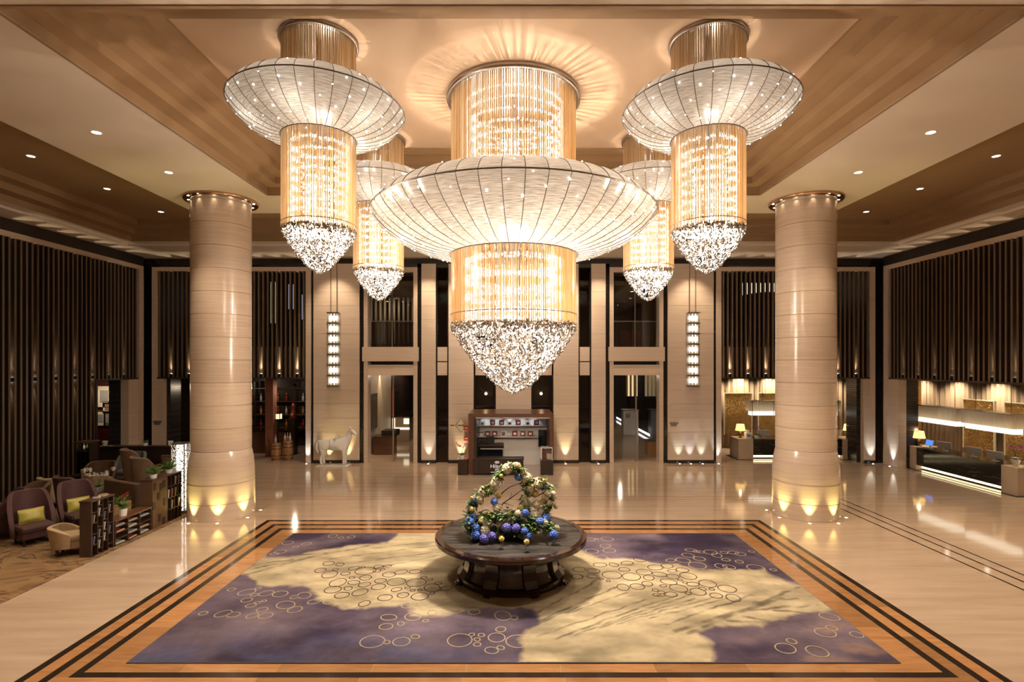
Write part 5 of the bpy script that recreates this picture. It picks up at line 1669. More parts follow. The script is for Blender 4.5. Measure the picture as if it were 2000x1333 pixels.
m_shade = mat('pleated_amber_shade', (0.80, 0.58, 0.25), 0.7, emit=(1.0, 0.68, 0.26), estr=1.1)


def table_lamp(loc, label, s=1.0):
    o = empty('table_lamp', loc, 0, label, 'table lamp', 'amber table lamps at reception')
    MB().lathe([(0.001, 0), (0.09, 0), (0.09, 0.02), (0.03, 0.04), (0.07, 0.12), (0.08, 0.18), (0.04, 0.25), (0.015, 0.28), (0.015, 0.36)], 16, cap=False).build('base', m_dmetal, o, True)
    prof = [(0.2, 0.3), (0.185, 0.36), (0.15, 0.56)]
    n = 48; vs = []
    for r_, z_ in prof:
        for i in range(n):
            k = r_ * (1 + (0.03 if i % 2 else 0))
            vs.append((k * math.cos(2 * PI * i / n), k * math.sin(2 * PI * i / n), z_))
    MB().add(vs, [(j * n + i, j * n + (i + 1) % n, (j + 1) * n + (i + 1) % n, (j + 1) * n + i) for j in range(2) for i in range(n)]).build('shade', m_shade, o)
    MB().sphere((0, 0, 0.42), 0.04, 8, 6).build('bulb', m_bulb, o, True)
    light('POINT', 'lamp', (0, 0, 0.6), 5, (1.0, 0.72, 0.36), o, 0.05)
    o.scale = (s, s, s)


table_lamp((wx(1446, 22.6), 22.6, 0.85), 'amber table lamp on the left end of the back reception desk')
table_lamp((wx(1657, 22.6), 22.6, 0.85), 'amber table lamp on the desk end right of the right column')
table_lamp((15.35, 20.35, 0.85), 'amber table lamp on the far end of the long right desk')
table_lamp((15.7, 16.15, 0.85), 'amber table lamp on the near end of the long right desk')
m_bluescreen = emitter('lit_blue_screen', (0.10, 0.28, 0.95), 1.0)
o = empty('flower_cube', (wx(1460.5, 22.5), 22.5, 0.85), 0, 'white cube vase with blue print beside the left amber lamp', 'vase')
MB().box(-0.11, 0.11, -0.11, 0.11, 0, 0.24).build('cube', m_white, o, bevel=0.01)
MB().box(-0.07, 0.07, -0.114, -0.11, 0.05, 0.17).build('print', mat('blue_print', (0.15, 0.2, 0.45), 0.5), o)
MB().box(-0.05, 0.05, -0.05, 0.05, 0.24, 0.34).build('neck', m_white, o, bevel=0.01)
orchid((wx(1477, 22.6), 22.6, 0.83), 'purple orchid on the back reception desk left of the column', m_magenta, s=0.9)
orchid((15.6, 16.7, 0.83), 'purple orchid on the long right desk near its near end', m_magenta, s=1.2)


def monitor(loc, rz, label, mm=m_screen, w_=0.24, h_=0.26, tilt=0.25):
    o = empty('desk_monitor', loc, rz, label, 'monitor', 'monitors on the reception desks')
    MB().obox((0, 0, 0.2), (w_ * 2, 0.03, h_), 0, -tilt).build('panel', m_silver, o, bevel=0.006)
    MB().obox((0, -0.019, 0.2), (w_ * 1.85, 0.006, h_ * 0.86), 0, -tilt).build('screen', mm, o)
    MB().box(-0.09, 0.09, -0.07, 0.07, 0, 0.015).box(-0.02, 0.02, 0.0, 0.03, 0.015, 0.12).build('stand', m_silver, o)


monitor((15.45, 19.95, 0.83), -PI / 2, 'monitor with blue screen at the far end of the right desk', m_bluescreen, 0.18, 0.22)
monitor((15.5, 19.35, 0.83), PI / 2 + 0.3, 'dark monitor, second along the right desk from the far end')
monitor((15.5, 18.1, 0.83), PI / 2 + 0.3, 'dark monitor at the middle of the right desk')
monitor((15.5, 17.3, 0.83), PI / 2 + 0.2, 'dark monitor beside the purple orchid on the right desk')
monitor((wx(1492, 22.7), 22.7, 0.83), PI - 0.3, 'dark monitor on the back reception desk left of the column')
monitor((wx(1636, 22.7), 22.7, 0.83), PI + 0.4, 'pale backed monitor on the back desk right of the column')
for k, (x, y, h_, lab) in enumerate([(15.25, 16.35, 0.24, 'taller glass jar on the near end of the right desk'), (15.3, 16.05, 0.17, 'shorter glass jar on the near end of the right desk')]):
    o = empty('glass_jar', (x, y, 0.85), 0, lab, 'jar')
    MB().lathe([(0.001, 0.003), (0.08, 0.003), (0.085, 0.03), (0.085, h_), (0.07, h_ + 0.02)], 18, cap=False).build('jar', m_vase, o, True)
    MB().lathe([(0.001, h_ + 0.05), (0.03, h_ + 0.04), (0.075, h_ + 0.02)], 18, cap=False).build('lid', m_silver, o, True)
gt = MB().box(0, 0.12, 0, 0.12, 0, 3.4).build('trim_gold', m_gold, None, loc=(15.75, 20.92, 0))
tag(gt, 'tall gold edge trim beside the slate pier at reception', None, None, 'structure')
# ------------------------------------------------------------------ lounge, left
m_books = {'white': mat('white_book_cover', (0.62, 0.60, 0.57), 0.5), 'blue': mat('blue_book_cover', (0.16, 0.19, 0.32), 0.5), 'red': mat('red_book_cover', (0.38, 0.07, 0.05), 0.5),
           'grey': mat('grey_book_cover', (0.30, 0.29, 0.29), 0.5), 'brown': mat('brown_book_cover', (0.28, 0.17, 0.10), 0.5)}
m_page = mat('paper_pages', (0.68, 0.63, 0.54), 0.8)
m_shelfwood = mat('dark_walnut', (0.050, 0.028, 0.020), 0.35, base2=(0.07, 0.04, 0.028), scale=(6, 6, 0.8), freq=3)
ZF = 0.012
XF = -8.64


def book(loc, rz, tilt, size, colour, label, flat=False):
    o = empty('magazine' if flat else 'book', loc, rz, label, 'magazine' if flat else 'book', 'reading matter in the low shelves')
    t, d, h = size
    if flat:
        MB().box(-d / 2, d / 2, -h / 2, h / 2, 0, t).build('cover', m_books[colour], o)
        MB().box(-d / 2 + 0.004, d / 2 + 0.002, -h / 2 + 0.006, h / 2 - 0.006, t * 0.15, t * 0.85).build('pages', m_page, o)
    else:
        o.rotation_euler = (tilt, 0, rz)
        MB().box(-d / 2, d / 2, -t / 2, t / 2, 0, h).build('cover', m_books[colour], o)
        MB().box(-d / 2 + 0.004, d / 2 - 0.004, -t / 2 + 0.005, t / 2 - 0.005, 0.005, h + 0.002).build('pages', m_page, o)


# near tall bookshelf
b1o = empty('bookshelf', (XF, 11.0, ZF), 0, 'tall dark bookshelf nearest the camera at the lounge edge', 'bookshelf')
Hs, Ls, Ds = 1.12, 0.63, 0.24
MB().box(-Ds, 0, 0, 0.03, 0, Hs).build('side_panel', m_shelfwood, b1o)
MB().box(-Ds, 0, Ls - 0.03, Ls, 0, Hs).build('side_panel', m_shelfwood, b1o)
MB().box(-Ds - 0.01, 0.01, -0.01, Ls + 0.01, Hs, Hs + 0.03).build('top', m_shelfwood, b1o)
MB().box(-Ds, -Ds + 0.02, 0.03, Ls - 0.03, 0, Hs).build('back_panel', m_dwood, b1o)
cw = (Ls - 0.06) / 4
qb = random.Random(21)
for c in range(4):
    if c: MB().box(-Ds + 0.02, 0, 0.03 + c * cw - 0.005, 0.03 + c * cw + 0.005, 0, Hs).build('divider', m_shelfwood, b1o)
    for r_ in range(5):
        zz = (r_ + (0.5 if c % 2 else 0.0)) * Hs / 5
        MB().box(-Ds + 0.02, -0.005, 0.035 + c * cw, 0.025 + (c + 1) * cw, max(zz - 0.008, 0), zz + 0.004).build('shelf', m_shelfwood, b1o)
        if (c * 5 + r_) in (1, 3, 5, 6, 8, 9, 11, 12, 13, 16, 18):
            cl = ['white', 'blue', 'white', 'grey', 'red', 'white'][(c * 2 + r_) % 6]
            book((XF - 0.1, 11.0 + 0.03 + (c + 0.5) * cw, ZF + zz + 0.008), 0.0, -0.18, (0.02, 0.15, 0.16), cl,
                 '%s book, column %s and row %s of the near tall bookshelf' % (cl, ['one', 'two', 'three', 'four'][c], ['one', 'two', 'three', 'four', 'five'][r_]))
o = empty('magazine_pile', (XF - 0.12, 11.45, ZF + Hs + 0.03), 0.3, 'loose pile of leaflets on the near tall bookshelf', 'leaflets')
for k in range(3):
    MB().obox((0.01 * k, 0.02 * k, 0.004 + k * 0.008), (0.15, 0.2, 0.007), 0.3 * k).build('leaflet', m_books['brown' if k != 1 else 'white'], o)
# low shelf with magazines
lo = empty('low_shelf', (XF, 11.66, ZF), 0, 'low dark magazine shelf between the tall bookshelves', 'shelf')
Hl, Ll = 0.52, 1.17
MB().box(-0.32, 0.01, 0, Ll, Hl, Hl + 0.03).build('top', m_kwood, lo)
MB().box(-0.32, -0.30, 0, Ll, 0, Hl).build('back_panel', m_dwood, lo)
for r_ in range(4):
    MB().box(-0.30, 0, 0, Ll, r_ * Hl / 4, r_ * Hl / 4 + 0.015).build('shelf', m_shelfwood, lo)
for c in range(4):
    MB().box(-0.30, 0, c * (Ll - 0.015) / 3, c * (Ll - 0.015) / 3 + 0.015, 0, Hl).build('divider', m_shelfwood, lo)
for r_ in range(4):
    for c in range(3):
        if (r_ * 3 + c) % 5 == 3: continue
        cl = ['white', 'blue', 'red', 'grey', 'white', 'brown'][(r_ + 2 * c) % 6]
        book((XF - 0.13, 11.66 + (c + 0.5) * Ll / 3, ZF + r_ * Hl / 4 + 0.016), qb.uniform(-.15, .15), 0, (0.025, 0.2, 0.27), cl,
             '%s magazine in row %s, compartment %s of the low shelf' % (cl, ['one', 'two', 'three', 'four'][r_], ['one', 'two', 'three'][c]), True)
pb_ = empty('planter_box', (XF - 0.58, 12.3, ZF), 0, 'light wood planter of green leaves behind the low shelf', 'planter')
MB().box(-0.12, 0.12, -0.5, 0.5, 0.0, 0.72).build('trough', mat('golden_oak', (0.36, 0.20, 0.08), 0.4, base2=(0.28, 0.15, 0.06), scale=(1, 6, 1), freq=3), pb_, bevel=0.006)
mb = MB()
for i in range(130):
    leaf(mb, (qb.uniform(-.1, .1), qb.uniform(-.45, .45), 0.72), Vector((qb.gauss(0, .7), qb.gauss(0, .7), 1)), qb.uniform(.1, .22), qb.uniform(.015, .035))
tag(mb.build('leaves', m_leaf, pb_), kind='stuff')
ant = empty('potted_anthurium', (XF - 0.14, 12.08, ZF + Hl + 0.03), 0, 'red anthurium in a white pot on the low shelf', 'plant')
MB().lathe([(0.001, 0), (0.075, 0), (0.09, 0.16), (0.08, 0.16), (0.001, 0.14)], 20, cap=False).build('pot', m_white, ant, True, angle=40)
mb = MB()
for i in range(26):
    a = qb.random() * 6.28
    leaf(mb, (0, 0, 0.15), Vector((math.cos(a) * .8, math.sin(a) * .8, qb.uniform(.3, 1.4))), qb.uniform(.15, .28), .035)
mb.build('leaves', m_leaf, ant)
mb = MB()
for i in range(3):
    mb.tube([(0, 0, 0.15), (0.02 * i - .02, 0.03 * i - 0.03, 0.38 + 0.04 * i)], 0.005, 5)
mb.build('stems', m_leaf, ant)
m_redpet = mat('red_spathe', (0.65, 0.06, 0.05), 0.35)
for i in range(3):
    mb = MB()
    for j in range(3): leaf(mb, (0.02 * i - .02, 0.03 * i - 0.03, 0.37 + 0.04 * i), Vector((0.6, -0.5 + 0.5 * j, 0.35 + .2 * j)), 0.11, 0.05)
    mb.build('flower', m_redpet, ant)
# third unit: panelled, and fourth: open black shelf
u3 = empty('panelled_unit', (XF, 12.87, ZF), 0, 'brown panelled divider unit with dark niches beside the low shelf', 'cabinet')
m_brownpanel = mat('mid_brown_veneer', (0.12, 0.07, 0.042), 0.35, base2=(0.09, 0.05, 0.03), scale=(8, 8, 0.6), freq=3)
MB().box(-0.3, 0, 0, 0.55, 0, 1.15).build('body', m_brownpanel, u3, bevel=0.005)
MB().box(-0.31, 0.01, -0.01, 0.55, 1.15, 1.18).build('top', m_shelfwood, u3)
for yy, zz in ((0.08, 1.0), (0.3, 0.95), (0.45, 0.55), (0.05, 0.55), (0.22, 0.75), (0.25, 0.2), (0.4, 0.1), (0.42, 1.0)):
    MB().box(-0.002, 0.012, yy - 0.045, yy + 0.045, zz - 0.09, zz + 0.09).build('niche_panel', m_dwood, u3)
u4 = empty('open_shelf', (XF, 13.43, ZF), 0, 'black open bookshelf next to the crystal floor lamp', 'bookshelf')
MB().box(-0.3, -0.28, 0, 0.56, 0, 1.15).build('back_panel', m_dwood, u4)
MB().box(-0.31, 0.01, 0, 0.57, 1.15, 1.18).build('top', m_shelfwood, u4)
for c in range(5): MB().box(-0.28, 0, c * 0.137, c * 0.137 + 0.012, 0, 1.15).build('divider', m_dwood, u4)
for r_ in range(4): MB().box(-0.28, 0, 0, 0.56, r_ * 0.29, r_ * 0.29 + 0.012).build('shelf', m_dwood, u4)
for k, (c, r_, cl) in enumerate([(0, 2, 'white'), (1, 2, 'red'), (2, 3, 'white'), (2, 2, 'grey'), (3, 1, 'white'), (1, 1, 'grey'), (3, 3, 'brown')]):
    book((XF - 0.1, 13.43 + c * 0.137 + 0.07, ZF + r_ * 0.29 + 0.014), 0, -0.15, (0.02, 0.16, 0.2), cl, '%s book in row %s, column %s of the black open bookshelf' % (cl, ['one', 'two', 'three', 'four'][r_], ['one', 'two', 'three', 'four'][c]))


def leafy(loc, label, n=60, h=0.3, spread=0.8, potm=m_white, r=0.09):
    o = empty('potted_plant', loc, 0, label, 'plant')
    MB().lathe([(0.001, 0), (r * 0.8, 0), (r, 0.09), (r * 0.9, 0.09), (0.001, 0.08)], 16, cap=False).build('pot', potm, o, True, angle=40)
    mb = MB()
    for i in range(n):
        leaf(mb, (qb.uniform(-r, r) * .6, qb.uniform(-r, r) * .6, 0.08), Vector((qb.gauss(0, spread), qb.gauss(0, spread), 1)), qb.uniform(h * .5, h), 0.018)
    mb.build('leaves', m_leaf, o)
    return o


leafy((XF - 0.14, 13.1, ZF + 1.18), 'spiky green plant on the brown panelled unit')
leafy((XF - 0.14, 13.7, ZF + 1.18), 'spiky green plant on the black open bookshelf')
# crystal floor lamp
cl_ = empty('crystal_floor_lamp', (-8.85, 14.35, ZF), 0, 'glowing crystal pillar lamp beside the left column', 'floor lamp')
MB().box(-0.2, 0.16, -0.16, 0.16, 0, 0.08).build('base', m_steel, cl_, bevel=0.01)
MB().box(-0.2, 0.16, -0.16, 0.16, 1.82, 1.86).build('cap', m_steel, cl_, bevel=0.01)
for x, y in ((-0.19, -0.15), (0.15, -0.15), (-0.19, 0.15), (0.15, 0.15)): MB().box(x - 0.01, x + 0.01, y - 0.01, y + 0.01, 0.08, 1.82).build('corner_post', m_steel, cl_)
m_lampcore = emitter('crystal_lamp_core', (1.0, 0.9, 0.76), 2.4)
m_lampcore.cycles.emission_sampling = 'AUTO'
MB().box(-0.1, 0.08, -0.08, 0.08, 0.1, 1.8).build('lamp_core', m_lampcore, cl_)
mb = MB()
for i in range(1800):
    sd_ = qb.randrange(4); u = qb.uniform(-1, 1); z = qb.uniform(0.1, 1.8)
    p = [(-0.02 + 0.17 * u, -0.15, z), (-0.02 + 0.17 * u, 0.15, z), (-0.18, 0.15 * u, z), (0.145, 0.15 * u, z)][sd_]
    mb.octa(p, 0.013, 0.018, qb.random())
tag(mb.build('crystals', m_crystal, cl_), kind='stuff')

# ------------------------------------------------------------------ chairs
m_fab = {'plum': mat('plum_velvet', (0.075, 0.028, 0.026), 0.7, base2=(0.055, 0.02, 0.02), freq=8), 'brown': mat('brown_leather', (0.13, 0.075, 0.042), 0.5, base2=(0.1, 0.055, 0.03), freq=6),
         'cream': mat('cream_fabric', (0.44, 0.32, 0.19), 0.8, base2=(0.38, 0.27, 0.16), freq=8), 'taupe': mat('taupe_velvet', (0.26, 0.17, 0.11), 0.7, base2=(0.20, 0.13, 0.08), freq=5),
         'slate': mat('grey_blue_fabric', (0.14, 0.16, 0.155), 0.8), 'dark': mat('dark_plum_fabric', (0.05, 0.022, 0.022), 0.7)}


def wing_chair(loc, rz, fab, label, w_=0.36, h=1.05, seat=0.42, arm=0.46, span=110, group='lounge armchairs'):
    """curved shell back falling to the arms; opens along local -Y"""
    o = empty('armchair', (loc[0], loc[1], ZF), rz, label, 'armchair', group)
    mm = m_fab[fab]
    n = 18; vs = []
    for i in range(n + 1):
        a = math.radians(-span + 2 * span * i / n)
        t = abs(a) / math.radians(span)
        top = h if t < 0.45 else h - (h - arm) * ((t - 0.45) / 0.55) ** 1.6
        for r_, z in ((w_ - 0.05, 0.16), (w_ - 0.02, top), (w_ + 0.07, top - 0.01), (w_ + 0.02, 0.16)):
            lean = 0.12 * max(0, z - seat) * (1 - t * 0.6)
            vs.append((r_ * math.sin(a) * 1.05, r_ * math.cos(a) + lean, z))
    fs = []
    for i in range(n):
        for k in range(4):
            k2 = (k + 1) % 4
            fs.append((i * 4 + k, (i + 1) * 4 + k, (i + 1) * 4 + k2, i * 4 + k2))
    fs += [(0, 1, 2, 3), tuple(n * 4 + k for k in (3, 2, 1, 0))]
    MB().add(vs, fs).build('back_shell', mm, o, True, bevel=0.015, angle=60)
    MB().obox((0, -0.06, seat - 0.07), (w_ * 1.85, w_ * 1.95, 0.15)).build('seat', mm, o, bevel=0.05)
    MB().obox((0, -0.05, 0.24), (w_ * 1.75, w_ * 1.85, 0.2)).build('seat_base', mm, o, bevel=0.02)
    for sx in (-1, 1):
        for sy in (-1, 1):
            MB().lathe([(0.018, 0.0), (0.028, 0.15)], 8, (sx * w_ * 0.7, sy * w_ * 0.7 - 0.04, 0)).build('leg', m_dwood, o)
    return o


def cushion(loc, rz, label, colour):
    o = empty('cushion', loc, rz, label, 'cushion')
    n = 8; vs = []
    for s_ in (-1, 1):
        for i in range(n + 1):
            for j in range(n + 1):
                u, v = -1 + 2 * i / n, -1 + 2 * j / n
                k = (1 - u ** 4) * (1 - v ** 4)
                vs.append((0.23 * u * (1 - 0.06 * (1 - v * v)), s_ * 0.075 * k ** 0.6, 0.15 * v * (1 - 0.06 * (1 - u * u)) + 0.15))
    m_ = (n + 1) ** 2; fs = []
    for b_ in range(2):
        for i in range(n):
            for j in range(n):
                k = b_ * m_ + i * (n + 1) + j
                f_ = (k, k + 1, k + n + 2, k + n + 1)
                fs.append(f_ if b_ else tuple(reversed(f_)))
    MB().add(vs, fs).build('cover', colour, o, True)
    edge = [(0.23 * a, 0, 0.15 * b_ + 0.15) for a, b_ in ((-1, -1), (1, -1), (1, 1), (-1, 1))]
    MB().tube(edge, 0.008, 5, True).build('piping', colour, o)
    return o


m_lime = mat('lime_gold_silk', (0.42, 0.36, 0.07), 0.45, base2=(0.34, 0.29, 0.05), freq=14)
wing_chair((-10.72, 11.98), 1.05, 'plum', 'plum high backed armchair nearest the camera, with lime cushion', w_=0.33, h=1.12, arm=0.42, span=100)
wing_chair((-10.45, 12.95), 1.05, 'plum', 'plum high backed armchair behind the nearest one, with lime cushion', w_=0.33, h=1.12, arm=0.42, span=100)
for (x, y), lab in (((-10.72, 11.98), 'lime gold cushion on the nearest plum armchair'), ((-10.45, 12.95), 'lime gold cushion on the farther plum armchair')):
    c_ = cushion((x - 0.02, y + 0.02, ZF + 0.43), 1.05, lab, m_lime)
    c_.rotation_euler = (-0.25, 0, 1.05)
wing_chair((-11.15, 13.75), 2.7, 'dark', 'dark plum high backed armchair turned away from the camera', h=1.15)
wing_chair((-11.75, 12.3), -0.9, 'plum', 'plum armchair cut off by the left picture edge')
wing_chair((-12.55, 13.9), -0.4, 'brown', 'brown armchair behind the plum ones, near the slat wall', h=0.85)
wing_chair((-12.7, 15.0), 2.9, 'cream', 'cream armchair near the slat wall, left of two', h=0.85)
wing_chair((-11.75, 15.45), 2.9, 'cream', 'cream armchair near the slat wall, right of two', h=0.85)
wing_chair((-12.6, 16.35), 0.3, 'brown', 'brown armchair with blue cushion by the slat wall', h=0.95)
wing_chair((-11.35, 16.45), 2.4, 'taupe', 'tall taupe wing chair, left of the two tall ones', h=1.4, w_=0.4)
wing_chair((-10.55, 15.7), 2.6, 'taupe', 'tall taupe wing chair, right of the two tall ones', h=1.3, w_=0.4)
wing_chair((-12.9, 18.1), 0.2, 'slate', 'grey blue armchair at the far end of the lounge', h=0.95)
wing_chair((-9.3, 11.25), 2.0, 'cream', 'low cream armchair beside the near tall bookshelf', h=0.6, arm=0.46, w_=0.27)


def sofa(loc, rz, L_, label, fab='brown'):
    o = empty('sofa', (loc[0], loc[1], ZF), rz, label, 'sofa')
    MB().box(-L_ / 2, L_ / 2, -0.4, 0.35, 0.1, 0.3).build('base', m_fab[fab], o, bevel=0.02)
    for k in range(2):
        a = -L_ / 2 + 0.12 + k * (L_ - 0.24) / 2
        MB().box(a, a + (L_ - 0.24) / 2 - 0.01, -0.42, 0.2, 0.3, 0.45).build('seat_cushion', m_fab[fab], o, bevel=0.04)
        MB().box(a, a + (L_ - 0.24) / 2 - 0.01, 0.15, 0.3, 0.45, 0.8).build('back_cushion', m_fab[fab], o, bevel=0.04)
    MB().box(-L_ / 2, L_ / 2, 0.28, 0.42, 0.1, 0.88).build('backrest', m_fab[fab], o, bevel=0.03)
    for s_ in (-1, 1):
        a, c = sorted((s_ * L_ / 2, s_ * (L_ / 2 - 0.14)))
        MB().box(a, c, -0.42, 0.3, 0.1, 0.62).build('arm', m_fab[fab], o, bevel=0.03)
        for y in (-0.35, 0.32): MB().box(s_ * L_ * 0.45 - 0.03, s_ * L_ * 0.45 + 0.03, y - 0.03, y + 0.03, 0, 0.1).build('leg', m_dwood, o)


sofa((-10.15, 14.45), 2.7, 1.4, 'brown leather sofa with its back to the near bookshelf')
sofa((-11.0, 17.75), 0.0, 1.7, 'brown leather sofa near the black counter')
cushion((-10.95, 15.2, ZF), 0.4, 'dark blue floor cushion between the tall taupe chairs', mat('navy_velvet', (0.03, 0.045, 0.09), 0.6))


def coffee_table(loc, rz, L_, W_, h, label):
    o = empty('coffee_table', (loc[0], loc[1], ZF), rz, label, 'table')
    MB().box(-L_ / 2, L_ / 2, -W_ / 2, W_ / 2, h - 0.04, h).build('top', m_dwood, o, bevel=0.008)
    MB().box(-L_ / 2 + 0.05, L_ / 2 - 0.05, -W_ / 2 + 0.05, W_ / 2 - 0.05, 0.1, 0.13).build('lower_shelf', m_dwood, o)
    for sx in (-1, 1):
        for sy in (-1, 1): MB().box(sx * (L_ / 2 - 0.05) - 0.025, sx * (L_ / 2 - 0.05) + 0.025, sy * (W_ / 2 - 0.05) - 0.025, sy * (W_ / 2 - 0.05) + 0.025, 0, h - 0.04).build('leg', m_dwood, o)


def cup(loc, label, r=0.05, h=0.09, lit=False):
    o = empty('white_cup', loc, 0, label, 'cup')
    MB().lathe([(0.001, 0.0), (r * 0.75, 0.0), (r, h), (r * 0.9, h), (r * 0.68, 0.012), (0.001, 0.012)], 16, cap=False).build('cup', m_white, o, True, angle=40)
    MB().lathe([(0.001, 0.014), (r * 0.66, 0.014)], 12, cap=False).build('content', m_wpetal if not lit else m_bulb, o)
    return o


coffee_table((-9.75, 12.35), 0.7, 0.55, 0.5, 0.5, 'small black side table beside the plum armchairs')
cup((-9.8, 12.3, ZF + 0.5), 'white cup on the small black side table')
coffee_table((-9.62, 13.2), 0.3, 0.4, 0.4, 0.45, 'black side table between sofa and farther plum armchair')
coffee_table((-11.45, 14.7), 0.2, 0.9, 0.5, 0.45, 'long black coffee table carrying the white orchid')
m_wp = mat('white_orchid_petal', (0.75, 0.72, 0.68), 0.5)
orchid((-11.35, 14.7, ZF + 0.45), 'white orchid in a white bowl on the long black table', m_wp, n=14, s=1.15, spread=0.35)
coffee_table((-13.3, 16.6), 0, 0.5, 0.5, 0.55, 'small dark table by the slat wall')
cup((-13.3, 16.6, ZF + 0.55), 'white cup on the small table by the slat wall', 0.06, 0.14)
# tall black counter at the far end of the lounge
bcn = empty('bar_partition', (-12.75, 18.95, ZF), 0, 'long black high counter at the far end of the lounge', 'counter')
MB().box(-1.75, 1.75, -0.15, 0.15, 1.02, 1.07).build('top', m_dwood, bcn, bevel=0.006)
for k in range(4):
    MB().box(-1.72 + k * 0.865, -1.72 + (k + 1) * 0.865 - 0.02, -0.1, 0.1, 0, 1.02).build('front_panel', m_dwood, bcn)
for px, lab in ((205, 'white pot on the black counter, leftmost of three'), (284, 'white pot with small plant on the black counter, middle of three'), (333, 'white pot on the black counter, rightmost of three')):
    loc = (wx(px, 18.95), 18.95, ZF + 1.07)
    if px == 284: leafy(loc, lab, 16, 0.18)
    else: cup(loc, lab, 0.09, 0.16)
# wine cabinet
wc = empty('wine_cabinet', (wx(171, 17.2), 17.2, ZF), 0, 'slim glass fronted bottle cabinet at the end of the slat wall', 'cabinet')
MB().box(-0.22, -0.2, -0.2, 0.2, 0, 1.45).box(0.2, 0.22, -0.2, 0.2, 0, 1.45).box(-0.22, 0.22, 0.18, 0.2, 0, 1.45).build('carcass', m_dwood, wc)
MB().box(-0.24, 0.24, -0.22, 0.22, 1.45, 1.49).build('top', m_brownpanel, wc)
for k in range(5): MB().box(-0.2, 0.2, -0.18, 0.18, k * 0.29, k * 0.29 + 0.015).build('shelf', m_dwood, wc)
MB().box(-0.2, 0.2, -0.2, -0.195, 0, 1.45).build('glass_door', m_darkpane, wc)
bot = {}
for nm, c in (('amber', (0.45, 0.2, 0.05)), ('green', (0.03, 0.10, 0.04)), ('clear', (0.5, 0.5, 0.5)), ('red', (0.35, 0.03, 0.03))):
    bot[nm] = MB().lathe([(0.001, 0), (0.035, 0), (0.036, 0.14), (0.013, 0.18), (0.012, 0.24), (0.001, 0.245)], 12, cap=False).mesh('bottle', mat(nm + '_bottle_glass', c, 0.1), True)


def bottle(loc, kind_, label, group, s=1.0):
    o = empty('bottle', loc, 0, label, 'bottle', group)
    inst('glass', bot[kind_], o, scale=(s, s, s))
    inst('cap', capm, o, (0, 0, 0.243 * s), scale=(s, s, s))


capm = MB().lathe([(0.014, -0.02), (0.014, 0.012)], 8).mesh('cap', m_gold)
wcp = (wx(171, 17.2), 17.2)
for k in range(5):
    for j in range(3):
        bottle((wcp[0] - 0.11 + 0.11 * j, wcp[1], ZF + k * 0.29 + 0.016), ['amber', 'clear', 'green'][(k + j) % 3], '%s bottle, %s on shelf %s of the slim bottle cabinet' % (['amber', 'clear', 'green'][(k + j) % 3], ['left', 'middle', 'right'][j], ['one', 'two', 'three', 'four', 'five'][k]), 'bottles in the slim cabinet')
light('POINT', 'lamp', (0, -0.1, 1.35), 1.5, WARM, wc, 0.03)

# ------------------------------------------------------------------ bar rooms behind the left screens
wall_bar = empty('wall_bar', (-14, 26, 0), kind='structure', label='dark walls of the bar behind the left screens')
MB().box(-6, 5.9, 0, 0.2, 0, 4.5).build('rear_wall', m_dwood, wall_bar)
MB().box(-6, -5.8, -10, 0, 0, 4.5).build('side_wall', m_dwood, wall_bar)
MB().box(-6, -0.9, -9, 0.2, 3.5, 3.6).build('bar_ceiling', m_darkwall, wall_bar)
MB().box(-0.9, 5.9, -4.2, 0.2, 3.5, 3.6).build('bar_ceiling', m_darkwall, wall_bar)
red_panel = MB().box(-4.2, -1.7, -4.3, -4.2, 0, 1.9).build('red_panel', mat('deep_red_lacquer', (0.06, 0.006, 0.006), 0.3), wall_bar)
MB().box(-4.2, -1.7, -4.25, -4.15, 1.9, 3.5).build('picture_wall', mat('dim_red_wall', (0.09, 0.02, 0.015), 0.6), wall_bar)


def brick_pillar(x0, x1, Y, h, label):
    o = empty('brick_pillar', ((x0 + x1) / 2, Y, 0), 0, label, 'pillar')
    hw = (x1 - x0) / 2
    MB().box(-hw + 0.01, hw - 0.01, 0.01, 0.4, 0, h).build('mortar_core', m_mortar, o)
    mb = MB()
    n = int(h / 0.075)
    for i in range(n):
        c = (0, 0.0) if i % 2 else (0, hw * 0.4)
        for a, b_ in (((-hw, c[1] - 0.005), (c[1] + 0.005, hw))):
            mb.box(a, b_, 0, 0.05, i * h / n + 0.006, (i + 1) * h / n - 0.006)
        mb.box(hw - 0.03, hw, 0.055, 0.38, i * h / n + 0.006, (i + 1) * h / n - 0.006)
        mb.box(-hw, -hw + 0.03, 0.055, 0.38, i * h / n + 0.006, (i + 1) * h / n - 0.006)
    tag(mb.build('brickwork', m_brick, o), kind='stuff')


